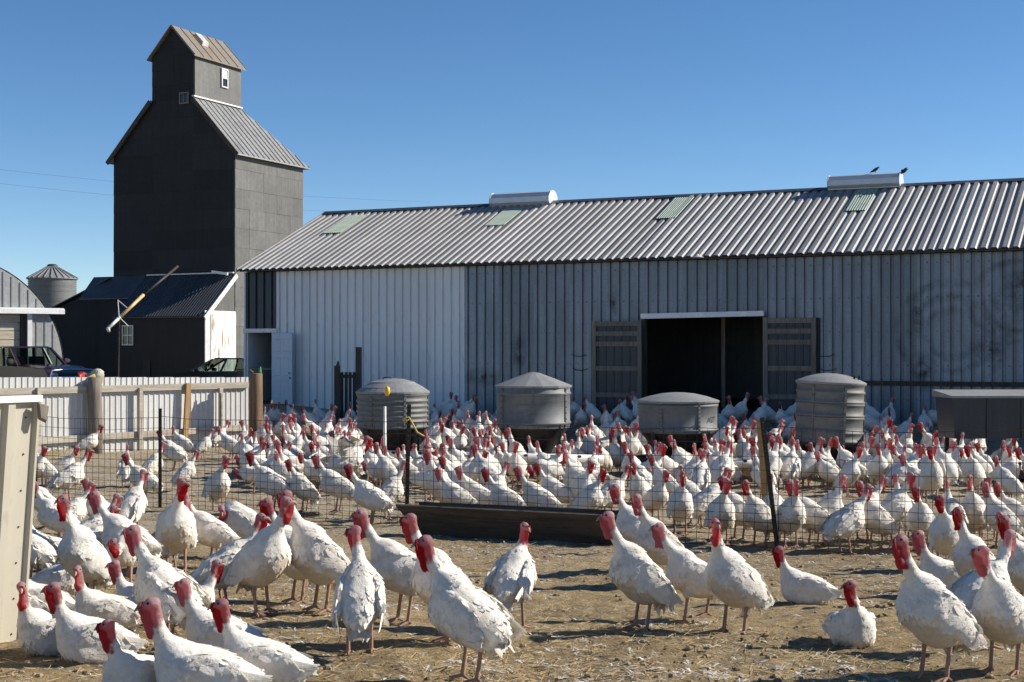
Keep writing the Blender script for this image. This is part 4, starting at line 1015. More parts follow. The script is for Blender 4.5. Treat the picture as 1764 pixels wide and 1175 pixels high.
prof += [(-.035, 0), (-.02, -.03), (0, -.03), (0, .03)]
mb = MB(); mb.loft([[(x, y, 0) for x, y in prof], [(x+lean.x, y+lean.y, lean.z) for x, y in prof]], False, False, False)
mb.loft([[(x, .03, 0) for x in (-wv, 0)], [(x+lean.x, .03+lean.y, lean.z) for x in (-wv, 0)]], False, False, False); sh_ = mb.build('sheet', M['beige'], bp)
mb = MB(); mb.loft([[(x, -.05+lean.y, lean.z-.015), (x, .08+lean.y, lean.z-.015), (x, .08+lean.y, lean.z+.03), (x, -.05+lean.y, lean.z+.03)] for x in (-wv+lean.x, .0+lean.x)]); mb.build('top_cap', M['trim_white'], bp)
mb = MB(); cx = lean.x; cy = lean.y; cz = lean.z
mb.loft([[(cx-.05, cy-.045, cz-.02), (cx+.03, cy-.05, cz-.04), (cx+.02, cy-.05, cz-.17), (cx-.04, cy-.045, cz-.14)], [(cx-.045, cy-.07, cz-.03), (cx+.025, cy-.085, cz-.05), (cx+.012, cy-.08, cz-.15), (cx-.03, cy-.07, cz-.13)]]); mb.build('corner_bracket', M['wood_grey'], bp)
for k in range(7):
    for xo in (-.40, -.10):
        q = .06+k*.145; mb = MB(); mb.smooth = True; mb.lathe([(0,0),(.008,0),(.007,.004),(0,.005)], 8); s_ = mb.build('screw', M['iron'], bp)
        s_.location = (xo+lean.x*q, -.001+lean.y*q, lean.z*q); s_.rotation_euler = (math.radians(90), 0, 0)
mb = MB(); mb.box(-wv, -.04, .04, .12, -.12, .22); mb.build('bottom_rail', M['wood_dark'], bp)
for x_ in (-.09, -1.4):
    mb = MB(); mb.loft([[(x_-.05, .035, -.15), (x_+.05, .035, -.15), (x_+.05, .12, -.15), (x_-.05, .12, -.15)], [(x_-.05+lean.x, .035+lean.y, lean.z-.05), (x_+.05+lean.x, .035+lean.y, lean.z-.05), (x_+.05+lean.x, .12+lean.y, lean.z-.05), (x_-.05+lean.x, .12+lean.y, lean.z-.05)]]); mb.build('upright', M['wood_dark'], bp)

# two small dark birds on the right ventilator
def blackbird(p, fly, label):
    mb = MB(); mb.smooth = True; n_ = 8
    mb.tube([p+Vector((-.16,0,-.02 if not fly else .02)), p+Vector((-.07,0,.02)), p+Vector((0,0,.06)), p+Vector((.06,0,.10)), p+Vector((.10,0,.135)), p+Vector((.15,0,.13))], [.012,.035,.05,.04,.03,.004], n_)
    if fly:
        for s in (-1, 1): mb.loft([[tuple(p+Vector(q)) for q in ((.04,s*.03,.07),(-.05,s*.03,.05),(-.05,s*.03,.06),(.04,s*.03,.08))], [tuple(p+Vector(q)) for q in ((.08,s*.18,.16),(-.02,s*.2,.14),(-.02,s*.2,.15),(.08,s*.18,.17))], [tuple(p+Vector(q)) for q in ((.02,s*.3,.10),(0,s*.3,.09),(0,s*.3,.095),(.02,s*.3,.105))]])
    else:
        for s in (-1, 1): mb.tube([p+Vector((0,s*.02,.04)), p+Vector((0,s*.02,-.035))], .006, 5)
    tag(mb.build('blackbird', M['black']), label, 'bird', 'dark birds on the ridge ventilator')
bx_, by_ = brot(t_at(1508, RW), RW); blackbird(Vector((bx_, by_, z_at(1508, 298, RW)+.04)), False, 'small dark bird perched on top of the right ridge ventilator')
bx_, by_ = brot(t_at(1557, RW), RW); blackbird(Vector((bx_, by_, z_at(1557, 300, RW)+.02)), True, 'small dark bird taking off at the end of the right ventilator')

# ------------------------------------------------------------------ turkeys
def rcone(Pn, a, b, ra, rb):
    a = np.asarray(a, float); b = np.asarray(b, float); ba = b-a; pa = Pn-a
    h = np.clip((pa @ ba)/(ba @ ba), 0, 1)
    return np.linalg.norm(pa - h[:, None]*ba, axis=1) - (ra + (rb-ra)*h)
def ellip(Pn, c, r, R=None):
    p = Pn - np.asarray(c, float)
    if R is not None: p = p @ R
    r = np.asarray(r, float); k0 = np.linalg.norm(p/r, axis=1); k1 = np.linalg.norm(p/(r*r), axis=1) + 1e-9
    return k0*(k0-1)/k1
def smin(a, b, k):
    h = np.clip(.5+.5*(b-a)/k, 0, 1); return b*(1-h)+a*h-k*h*(1-h)
def noise3(Pn, s, seed):
    r = np.random.default_rng(seed); T = r.uniform(-1, 1, (32, 32, 32)); q = Pn/s; i = np.floor(q).astype(int); f = q-i; f = f*f*(3-2*f); i %= 32; j = (i+1) % 32
    out = 0
    for a, ia in ((0, i), (1, j)):
        for b, ib in ((0, i), (1, j)):
            for c, ic in ((0, i), (1, j)):
                w = (f[:,0] if a else 1-f[:,0])*(f[:,1] if b else 1-f[:,1])*(f[:,2] if c else 1-f[:,2])
                out = out + w*T[ia[:,0], ib[:,1], ic[:,2]]
    return out
def surface_nets(Fv, org, h):
    nx, ny, nz = Fv.shape; ins = Fv < 0
    cnt = np.zeros((nx-1, ny-1, nz-1)); acc = np.zeros((nx-1, ny-1, nz-1, 3))
    cor = [(i, j, k) for i in (0, 1) for j in (0, 1) for k in (0, 1)]
    def sl(c): return tuple(slice(c[a], (nx, ny, nz)[a]-1+c[a]) for a in range(3))
    for c in cor:
        for ax in range(3):
            if c[ax] == 0:
                d = list(c); d[ax] = 1; fa, fb = Fv[sl(c)], Fv[sl(d)]; m_ = (fa < 0) != (fb < 0)
                t_ = np.where(m_, fa/np.where(m_, fa-fb, 1), 0)
                cnt += m_
                for a in range(3): acc[..., a] += m_*(c[a] + (t_ if a == ax else 0))
    act = cnt > 0; vid = -np.ones(act.shape, int); vid[act] = np.arange(act.sum())
    ii = np.argwhere(act); co = org + (ii + acc[act]/cnt[act][:, None])*h
    qs = []
    for ax in range(3):
        d = [0, 0, 0]; d[ax] = 1
        A = ins[:nx-d[0], :ny-d[1], :nz-d[2]]; B = ins[d[0]:, d[1]:, d[2]:]
        e = np.argwhere(A != B); o1, o2 = (ax+1) % 3, (ax+2) % 3
        ok = (e[:, o1] > 0) & (e[:, o2] > 0) & (e[:, o1] < Fv.shape[o1]-1) & (e[:, o2] < Fv.shape[o2]-1); e = e[ok]
        def g(da, db):
            q = e.copy(); q[:, o1] += da; q[:, o2] += db; return vid[q[:,0], q[:,1], q[:,2]]
        quad = np.stack([g(-1,-1), g(0,-1), g(0,0), g(-1,0)], 1)
        flip = ~A[e[:,0], e[:,1], e[:,2]]
        quad[flip] = quad[flip][:, ::-1]; qs.append(quad)
    q = np.concatenate(qs); return co, q[(q >= 0).all(1)]

def rotz(a): c, s = math.cos(a), math.sin(a); return np.array([[c,-s,0],[s,c,0],[0,0,1.]])
def roty(a): c, s = math.cos(a), math.sin(a); return np.array([[c,0,-s],[0,1,0],[s,0,c]])   # positive lifts +x

def make_turkey(name, pitch=26, zc=.465, head=(.27, 0, .845), hyaw=0, hpitch=-4, legs=((-.02, .0), (.03, .0)), sit=False, fat=1.0, seed=0, neck_bulge=.05, flap=False, droop=12, wattle=1.0, vox=.0088, plain=False):
    r = np.random.default_rng(100+seed)
    Rb = roty(math.radians(pitch)); C = np.array([0, 0, zc])
    BXS = np.array([.87, 1.0, 1.0]); B = lambda p: C + Rb @ (np.asarray(p, float)*BXS)
    head = np.asarray(head, float)
    Rh = rotz(math.radians(hyaw)) @ roty(math.radians(hpitch)); HS = 1.02; H = lambda p: head + Rh @ (np.asarray(p, float)*HS)
    nb = B((.185, 0, .06)); nb0 = B((.12, 0, .0))
    # neck as a curve from the shoulders to the head
    ctrl = [nb, nb + np.array([.075+neck_bulge*.4, 0, (head[2]-nb[2])*.30]), head + np.array([-.03, 0, -.13]), head + np.array([-.012, 0, -.01])]
    nk = []
    for s in np.linspace(0, 1, 9):
        nk.append((1-s)**3*ctrl[0] + 3*s*(1-s)**2*ctrl[1] + 3*s*s*(1-s)*ctrl[2] + s**3*ctrl[3])
    nr = [.102, .075, .057, .049, .044, .040, .035, .031, .030]
    ns = 6                                             # bare skin starts here
    def d_feather(Pn):
        d = ellip(Pn, B((0,0,0)), (.240, .168*fat, .156), Rb)
        d = smin(d, ellip(Pn, B((.12,0,-.03)), (.158,.155*fat,.160), Rb), .06)
        d = smin(d, ellip(Pn, B((-.20,0,.0)), (.15,.120*fat,.100), Rb), .06)
        d = smin(d, ellip(Pn, B((-.05,0,-.08)), (.175,.14*fat,.115), Rb), .05)
        for s in (-1, 1):
            if not flap:
                Rw = Rb @ roty(math.radians(droop)) @ rotz(math.radians(-s*7)); wc = B((-.03, s*.150*fat, .02))
                d = smin(d, ellip(Pn, wc, (.215,.042,.105), Rw), .018)
            if not sit:
                lx, _ = legs[0 if s > 0 else 1]
                d = smin(d, rcone(Pn, B((-.03, s*.085, -.07)), (lx-.035, s*.088, .275), .088, .034), .04)
            else:
                d = smin(d, ellip(Pn, B((-.02, s*.12, -.10)), (.17,.07,.07), Rb), .04)
        for i in range(ns): d = smin(d, rcone(Pn, nk[i], nk[i+1], nr[i], nr[i+1]), .05 if i < 2 else .02)
        d = smin(d, rcone(Pn, nb0, nb, .14, .115), .06)
        return d
    def d_skin(Pn):
        d = rcone(Pn, nk[ns], nk[ns+1], nr[ns]*.93, nr[ns+1])
        for i in range(ns+1, 8): d = smin(d, rcone(Pn, nk[i], nk[i+1], nr[i], nr[i+1]), .012)
        d = smin(d, ellip(Pn, H((.006, 0, .022)), (.047,.036,.038), Rh), .02)
        d = smin(d, rcone(Pn, H((.02,0,.018)), H((.062,0,.010)), .034, .018), .015)
        return d
    def d_wattle(Pn):
        d = ellip(Pn, H((.040, 0, -.050)), (.042*wattle,.018,.074), Rh @ roty(math.radians(-8)))
        d = smin(d, ellip(Pn, H((.020,0,-.125)), (.038*wattle,.029,.048), Rh), .02)
        for k in range(5):
            q = r0[k]; d = smin(d, ellip(Pn, H((.012+.03*q[0], .022*q[1], -.135+.035*q[2])), (.019,.017,.021)), .008)
        return d
    r0 = r.uniform(-1, 1, (5, 3))
    lo = np.array([-.50, -.34, -.03 if not sit else -.05]); hi = np.array([max(.42, head[0]+.15), .34, max(head[2]+.10, zc+.3)])
    lo[1] = min(lo[1], head[1]-.12); hi[1] = max(hi[1], head[1]+.12)
    n = np.ceil((hi-lo)/vox).astype(int)+1
    ax = [lo[a]+vox*np.arange(n[a]) for a in range(3)]
    G = np.stack(np.meshgrid(*ax, indexing='ij'), -1).reshape(-1, 3)
    def total(Pn, disp=True):
        f = d_feather(Pn)
        if disp:
            near = np.abs(f) < .05; pn = Pn[near]
            st = pn * np.array([1., 1.4, 1.4])
            f[near] += .008*noise3(st, .11, 11+seed) + .0032*noise3(st, .05, 12+seed)
            if sit: pass
        s = d_skin(Pn); w = d_wattle(Pn)
        if disp:
            near = np.abs(s) < .03; s[near] += .0035*noise3(Pn[near], .016, 5); near = np.abs(w) < .03; w[near] += .003*noise3(Pn[near], .016, 6)
        t_ = smin(smin(f, s, .012), w, .008)
        if sit: t_ = np.maximum(t_, .0 - Pn[:, 2] + .0)       # flat where it rests
        return t_
    st_ = 4; nc = (n + st_ - 1)//st_ + 1
    Gc = np.stack(np.meshgrid(*[lo[a] + vox*st_*np.arange(nc[a]) for a in range(3)], indexing='ij'), -1).reshape(-1, 3)
    Fc = total(Gc, False).reshape(nc)
    near = np.abs(Fc) < vox*st_*1.9 + .012
    ix = [np.clip((np.arange(n[a]) + st_//2)//st_, 0, nc[a]-1) for a in range(3)]
    Fv = Fc[np.ix_(*ix)].reshape(-1).copy(); sel = near[np.ix_(*ix)].reshape(-1)
    Fv[sel] = total(G[sel]); Fv = Fv.reshape(n)
    co, quads = surface_nets(Fv, lo, vox)
    # smooth a little
    for _ in range(1):
        s_ = np.zeros_like(co); c_ = np.zeros(len(co))
        for a in range(4):
            b = (a+1) % 4
            np.add.at(s_, quads[:, a], co[quads[:, b]]); np.add.at(c_, quads[:, a], 1)
            np.add.at(s_, quads[:, b], co[quads[:, a]]); np.add.at(c_, quads[:, b], 1)
        co = co*.55 + .45*s_/np.maximum(c_, 1)[:, None]
    fn = np.cross(co[quads[:,2]]-co[quads[:,0]], co[quads[:,3]]-co[quads[:,1]])
    nrm = np.zeros_like(co)
    for a in range(4): np.add.at(nrm, quads[:, a], fn)
    nrm /= np.linalg.norm(nrm, axis=1)[:, None]+1e-12
    df, dsk, dw = d_feather(co), d_skin(co), d_wattle(co)
    hl = (co-head) @ Rh
    dist = np.linalg.norm(co - H((0, 0, .01)), axis=1)
    flesh = np.clip((.128 + .55*np.clip(hl[:, 0], -.06, .09) - dist)/.045 + .5 + .45*noise3(co, .018, 9), 0, 1)
    flesh = np.maximum(flesh, np.clip((df-dw)/.01+.3, 0, 1)) * (np.minimum(dsk, dw) < .03)
    wat = np.clip((dsk-dw)/.010+.5, 0, 1)*flesh
    # colours
    white = np.array([.84,.795,.72]); dirt = np.array([.50,.40,.26])
    lz = ((co-C) @ Rb)[:, 2]; lxb = ((co-C) @ Rb)[:, 0]
    soil = np.clip((-.085-lz)/.06 + .9*noise3(co, .07, 21+seed), 0, 1)*.55 + np.clip(.75*noise3(co, .16, 31+seed)-.30, 0, 1)*.35
    soil = np.where(co[:, 2] > zc+.16, soil*.25, soil)
    col = white*(1-soil[:, None]) + dirt*soil[:, None]
    pink = np.array([.55,.26,.265]); blue = np.array([.58,.41,.43]); red = np.array([.47,.022,.03])
    top = np.clip(((co-head) @ Rh)[:, 2]/.05+.2 + .4*noise3(co, .03, 8), 0, 1)[:, None]
    skin = pink*(1-top)+blue*top; skin = skin*(1-wat[:, None]) + red*wat[:, None]
    lowneck = np.clip((head[2]-.07-co[:, 2])/.06, 0, 1)[:, None]; fr_ = np.clip(hl[:, 0]/.05+.4, 0, 1)[:, None]; skin = skin*(1-lowneck*.75*fr_)+red*lowneck*.75*fr_
    for s_ in (-1, 1):
        e_ = np.clip(1.3 - np.linalg.norm(co - H((.030, s_*.032, .026)), axis=1)/.019, 0, .8)[:, None]; skin = skin*(1-e_) + np.array([.50,.46,.50])*e_
    col = col*(1-flesh[:, None])+skin*flesh[:, None]
    V = [co]; Q = [quads]; NN = [nrm]; CC = [col]; FL = [flesh]; off = len(co)
    # feathers laid over the body along its flow
    fidx = np.where((flesh < .35) & (co[:, 2] > (.30 if not sit else .03)))[0]; r.shuffle(fidx)
    if plain: fidx = fidx[:0]
    cell = {}; pick = []
    for i in fidx:
        p = co[i]; q = (p-C) @ Rb; neck = (q[0] > .17 and p[2] > nb[2]-.02)
        s_ = .024 if neck else (.034 if q[0] > .02 else .040)
        key = tuple((p/s_).astype(int))+(neck,)
        if key in cell: continue
        cell[key] = 1; pick.append((i, neck, q))
    prof_s = np.array([0, .38, .74, 1.0]); prof_w = np.array([.62, 1.0, .80, .16])
    def card(p, nv, tdir, L, W, lift, curl, colr, base_n, sharp=.35):
        nonlocal off
        tdir = tdir - nv*(tdir @ nv); tdir /= np.linalg.norm(tdir)+1e-9; sd = np.cross(nv, tdir)
        rows = []; nn = []
        for s_, w_ in zip(prof_s, prof_w):
            cpt = p + tdir*L*s_ + nv*(lift*(.15+s_**1.4) - curl*s_*s_)
            for e in (-1, 0, 1):
                rows.append(cpt + sd*e*W*w_*.5 - nv*(abs(e)*W*.10))
                v_ = base_n*(1-sharp) + (nv + sd*e*.35 - tdir*.15)*sharp; nn.append(v_/np.linalg.norm(v_))
        qd = []
        for a in range(3):
            for b in range(2): qd.append((off+a*3+b, off+a*3+b+1, off+(a+1)*3+b+1, off+(a+1)*3+b))
        V.append(np.array(rows)); Q.append(np.array(qd)); NN.append(np.array(nn)); CC.append(np.tile(colr, (12, 1))); FL.append(np.zeros(12)); off += 12
    back = Rb @ np.array([-1, 0, -.12])
    for i, neck, q in pick:
        nv = nrm[i]
        if neck:
            j = int(np.argmin([np.linalg.norm(co[i]-k) for k in nk])); j = max(1, min(7, j)); fl = nk[j-1]-nk[j]; L = .042; W = .022; lift = .0045
        else:
            fl = back.copy(); side = abs(nv[1])
            if q[0] > .08: fl = fl + np.array([0, 0, -.9])
            L = .062 if q[0] > 0 else .085; W = .050 if q[0] > 0 else .058; lift = .0024
            if q[2] < -.07: L = .06; W = .034; lift = .002
        fl = fl/np.linalg.norm(fl) + r.normal(0, .13, 3)
        colr = col[i]*r.uniform(.965, 1.03); colr = np.clip(colr, 0, .86)
        card(co[i]-nv*.002, nv, fl, L*r.uniform(.8, 1.25), W*r.uniform(.85, 1.2), lift*r.uniform(.3, 1.5), .001, colr, nv, .17)
    # folded flight feathers and tail
    cream = np.array([.74,.70,.62])
    for s in (-1, 1):
        if flap:
            sh = B((.10, s*.14, .06))
            for k in range(15):
                a = math.radians(-62 + k*9.0); d_ = np.array([-.62*math.cos(a)-.15, s*(.62+.30*math.sin(a)), .55*math.sin(a+.9)+.25]); d_ /= np.linalg.norm(d_)
                basep = sh + np.array([-.012*k, s*(.20-.010*k), .16-.012*k]); nv = np.cross(d_, np.array([1, .2*s, .2])); nv /= np.linalg.norm(nv); nv *= s
                card(basep, nv, d_, .34-.006*k, .055, .0, .03, cream*1.05, nv, .8)
            for k in range(16):
                sf = k/15; basep = sh + np.array([-.06*sf+r.normal(0,.01), s*.22*sf, .17*sf+r.normal(0,.012)]); nv = np.array([-.3, s*.5, .8]); nv /= np.linalg.norm(nv)
                card(basep, nv, np.array([-.8, s*.25, -.1]), .15, .07, .012, .0, white, nv, .6)
            continue
        for k in range(9):
            f = k/8; st = B((-.09-.04*f, s*(.178-.006*f)*fat, .045-.10*f)); en = B((-.40+.05*f, s*(.085+.012*f), .03-.085*f - .05*math.sin(math.radians(droop))))
            d_ = en-st; nv = Rb @ np.array([-.12, s*1.0, .25]); nv /= np.linalg.norm(nv)
            card(st + nv*(.006+.003*(8-k)*.5), nv, d_, np.linalg.norm(d_)*r.uniform(.93, 1.07), .046, .002, .012, cream*r.uniform(.94, 1.06)*(1 - .18*(k > 6)), nv, .45)
        for k in range(8):
            f = k/7; st = B((.05-.11*f, s*.182*fat, .075-.02*f)); nv = Rb @ np.array([.0, s*1.0, .35]); nv /= np.linalg.norm(nv)
            card(st, nv, Rb @ np.array([-1, -s*.12, -.25]), .12, .062, .002, .004, white*r.uniform(.96, 1.02), nv, .30)
    tb = B((-.31, 0, .0)); tdir0 = Rb @ np.array([-1, 0, 0]); tdir0 = tdir0 + np.array([-.05, 0, -.45 if not sit else .02])
    for k in range(15):
        a = (k-7)/7; d_ = tdir0 + np.array([0, a*.30, -abs(a)*.05]); nv = np.array([d_[2], a*.35, -d_[0]]); nv /= np.linalg.norm(nv)
        card(tb + np.array([.03, a*.055, .004*(7-abs(k-7))]), nv, d_, .150*r.uniform(.8, 1.1), .062, -.002, .02*abs(a), cream*r.uniform(.88, 1.05), nv, .7)
    for k in range(34):       # loose down around the vent
        a = r.uniform(-1, 1); st = B((-.27+r.normal(0, .03), a*.07, -.05+r.normal(0, .03))); nv = np.array([-.5, a, -.35]); nv /= np.linalg.norm(nv)
        card(st, nv, np.array([-.5, a*.3, -.9]), .085, .026, .012, .0, (white*.6+dirt*.4 if r.random() < .4 else white), nv, .5)
    # legs, toes, beak, eyes, snood as tapering tubes joined into the body
    def tubes(pts, rad, colr, nseg=8, fl=0.0):
        nonlocal off
        mb = MB(); mb.tube([tuple(p) for p in pts], list(rad), nseg); v = np.array(mb.v); c = np.mean(v, 0)
        quad = [f for f in mb.f if len(f) == 4]; caps = [f for f in mb.f if len(f) > 4]
        for f in caps:
            for a in range(0, len(f)-2, 2): quad.append((f[0], f[a+1], f[a+2], f[(a+3) % len(f)]))
        nn = np.zeros_like(v); m_ = len(pts)
        for i_ in range(m_):
            ring = v[i_*nseg:(i_+1)*nseg]; nn[i_*nseg:(i_+1)*nseg] = ring - ring.mean(0)
        nn /= np.linalg.norm(nn, axis=1)[:, None]+1e-9
        V.append(v); Q.append(np.array(quad)+off); NN.append(nn); CC.append(np.tile(colr, (len(v), 1))); FL.append(np.full(len(v), fl)); off += len(v)
    legc = np.array([.42,.25,.19]); dark = np.array([.28,.16,.12])
    if not sit:
        for s in (1, -1):
            lx, lz_ = legs[0 if s > 0 else 1]; y = s*.088
            hock = np.array([lx-.040, y, .285+lz_*.5]); ank = np.array([lx-.006, y, .040+lz_])
            tubes([hock+np.array([.012,0,.05]), hock, hock*.6+ank*.4, ank], [.024,.021,.0135,.016], legc)
            for a, L in ((-28, .085), (0, .105), (28, .085), (180, .045)):
                d_ = np.array([math.cos(math.radians(a)), math.sin(math.radians(a)), 0]); dz = np.array([0, 0, lz_])
                tubes([ank + np.array([0,0,-.006]), ank+d_*L*.5+np.array([0,0,-.020]), np.array([*(ank+d_*L)[:2], .008])+dz], [.013,.0105,.006], dark if a == 180 else legc)
    tubes([H((.052,0,.014)), H((.084,0,.008)), H((.110,0,-.014))], [.019,.014,.004], np.array([.46,.38,.29]), 8)
    tubes([H((.058,0,.028)), H((.075,.012,.026)), H((.080,.02,.0)), H((.076,.022,-.028))], [.012,.011,.010,.007], red, 6, 1.0)
    for s in (-1, 1): tubes([H((.030, s*.024, .028)), H((.031, s*.033, .028))], [.010,.007], np.array([.02,.015,.012]), 8)
    co = np.concatenate(V); qd = np.concatenate(Q); nn = np.concatenate(NN); cc = np.concatenate(CC); ff = np.concatenate(FL)
    gn = np.cross(co[qd[:,2]]-co[qd[:,0]], co[qd[:,3]]-co[qd[:,1]]); bad = (gn*nn[qd].mean(1)).sum(1) < 0
    qd[bad] = qd[bad][:, ::-1]
    me = big_mesh(name, co, qd, [M['turkey']])
    ca = me.color_attributes.new('tint', 'FLOAT_COLOR', 'POINT'); ca.data.foreach_set('color', np.concatenate([cc, np.ones((len(cc), 1))], 1).astype(np.float32).ravel())
    fa = me.attributes.new('flesh', 'FLOAT', 'POINT'); fa.data.foreach_set('value', ff.astype(np.float32))
    me.normals_split_custom_set_from_vertices([tuple(v) for v in nn])
    return me, float(head[2]+.064)

m, t, b, o = nt('turkey_plumage_and_skin')
at = N(t, 'ShaderNodeAttribute', attribute_name='tint'); af = N(t, 'ShaderNodeAttribute', attribute_name='flesh')
oi = N(t, 'ShaderNodeObjectInfo'); v = coords(t)
# some birds are dustier than others
dn = noise(t, v, 5.0, 5, .65)
n1 = noise(t, v, 22.0, 4, .6); n2 = noise(t, v, 90.0, 3, .6)
c = mix(t, 1.0, at.outputs['Color'], ramp(t, n1, [(.25, (.86,.84,.80)), (.6, (1,1,1))]), 'MULTIPLY')
dm = math_(t, 'MULTIPLY', ramp(t, dn, [(.45, (0,0,0)), (.68, (1,1,1))]), math_(t, 'MULTIPLY', math_(t, 'FRACT', math_(t, 'MULTIPLY', oi.outputs['Random'], 7.31)), math_(t, 'SUBTRACT', .85, af.outputs['Fac'], True)))
c = mix(t, dm, c, mix(t, .55, c, (.42,.33,.22)))
# heads differ from bird to bird, from pale pink to deep red
hsv = N(t, 'ShaderNodeHueSaturation'); t.links.new(c, hsv.inputs['Color'])
kr = math_(t, 'MULTIPLY', oi.outputs['Random'], .45)
t.links.new(math_(t, 'ADD', math_(t, 'MULTIPLY', math_(t, 'SUBTRACT', kr, .34), af.outputs['Fac']), 1.0), hsv.inputs['Saturation'])
t.links.new(math_(t, 'SUBTRACT', 1.05, math_(t, 'MULTIPLY', math_(t, 'MULTIPLY', kr, .9), af.outputs['Fac'])), hsv.inputs['Value'])
c = hsv.outputs[0]
t.links.new(c, b.inputs['Base Color'])
t.links.new(ramp(t, af.outputs['Fac'], [(0, (.85,.85,.85)), (1, (.42,.42,.42))]), b.inputs['Roughness'])
b.inputs['Specular IOR Level'].default_value = .25
nf = noise(t, coords(t, (1.0, 4.5, 4.5)), 26.0, 6, .65)
bump(t, b, math_(t, 'ADD', math_(t, 'ADD', n2, n1), math_(t, 'MULTIPLY', nf, 1.6)), .6, .006)
tl = N(t, 'ShaderNodeBsdfTranslucent')
tcol = mix(t, af.outputs['Fac'], c, mix(t, .5, c, (.85,.04,.02)))
t.links.new(tcol, tl.inputs['Color'])
ms = N(t, 'ShaderNodeMixShader')
t.links.new(math_(t, 'MULTIPLY_ADD', af.outputs['Fac'], .34), ms.inputs[0]); t.nodes[-1].inputs[2].default_value = .14
for nn_ in t.nodes:
    if nn_.type == 'MATH' and nn_.operation == 'MULTIPLY_ADD': nn_.inputs[2].default_value = .14
t.links.new(b.outputs[0], ms.inputs[1]); t.links.new(tl.outputs[0], ms.inputs[2]); t.links.new(ms.outputs[0], o.inputs[0])
M['turkey'] = m

VAR = {}
def variant(key, **kw):
    VAR[key] = make_turkey('turkey_'+key, seed=len(VAR), **kw)
variant('alert_0', pitch=38, zc=.445, head=(.265,0,.925))
variant('alert_l', pitch=38, zc=.445, head=(.245,.03,.915), hyaw=68, fat=1.03)
variant('alert_r', pitch=36, zc=.445, head=(.245,-.03,.915), hyaw=-68, fat=.98)
variant('stand_0', pitch=24, zc=.445, head=(.325,0,.88), hpitch=-6)
variant('stand_l', pitch=25, zc=.445, head=(.305,.04,.87), hyaw=72, fat=1.04)
variant('stand_r', pitch=25, zc=.445, head=(.305,-.04,.87), hyaw=-72, droop=16)
variant('walk_0', pitch=26, zc=.445, head=(.325,0,.88), legs=((.12,.0),(-.13,.035)))
variant('walk_l', pitch=24, zc=.46, head=(.30,.03,.90), hyaw=50, legs=((-.12,.03),(.10,.0)), fat=1.02)
variant('sit_0', pitch=9, zc=.175, head=(.285,0,.575), sit=True, fat=1.06)
variant('sit_l', pitch=9, zc=.175, head=(.265,.04,.56), hyaw=75, sit=True, fat=1.08)
variant('sit_r', pitch=9, zc=.175, head=(.265,-.04,.57), hyaw=-75, sit=True, fat=1.05)
variant('low_0', pitch=2, zc=.44, head=(.40,0,.50), hpitch=-25, neck_bulge=.12)
variant('low_r', pitch=6, zc=.44, head=(.36,-.09,.56), hyaw=-60, hpitch=-15, neck_bulge=.1)
variant('flap_0', pitch=20, zc=.47, head=(.33,0,.80), flap=True)
variant('preen_0', pitch=16, zc=.45, head=(.17,.21,.60), hyaw=128, hpitch=-28, neck_bulge=.16)
variant('tall_0', pitch=48, zc=.445, head=(.22,0,.965), fat=.97)
variant('back_r', pitch=24, zc=.46, head=(.23,-.02,.87), hyaw=-130, fat=1.04)

birds = []
def turkey(px, py, hy, body, look, post, label=None, group=None, jitter=0.0):
    """feet seen at (px, py), top of the head at row hy; headings: 0 right, 90 away, 180 left, 270 to the camera"""
    Y = foot_depth(py); X = (px-882)/F*Y; zg = gz1(X, Y)
    d = ((look-body+180) % 360)-180
    kind = post
    if post == 'walk': key = 'walk_0' if abs(d) < 25 else 'walk_l'
    elif post in ('alert', 'stand', 'sit'): key = post + ('_0' if abs(d) < 34 else ('_l' if d > 0 else '_r'))
    elif post == 'low': key = 'low_0' if abs(d) < 34 else 'low_r'
    else: key = {'tall': 'tall_0', 'flap': 'flap_0', 'back': 'back_r', 'preen': 'preen_0'}[post]
    me, hn = VAR[key]
    sc = 1.0 if hy is None else (py-hy)/F*Y/hn
    sc = min(max(sc, .80), 1.22)
    return put_bird(X, Y, key, math.radians(body), sc, label, group, fix=zg)
def put_bird(X, Y, key, rz, sc, label, group, fix=None):
    me, hn = VAR[key]
    o_ = link('turkey', me); o_.location = (X, Y, gz1(X, Y) + float(relief(np.array(X), np.array(Y))) + .004)
    o_.rotation_euler = (0, 0, rz); o_.scale = (sc, sc*rng.uniform(.96, 1.05), sc)
    tag(o_, label, 'turkey', group); birds.append((X, Y)); return o_

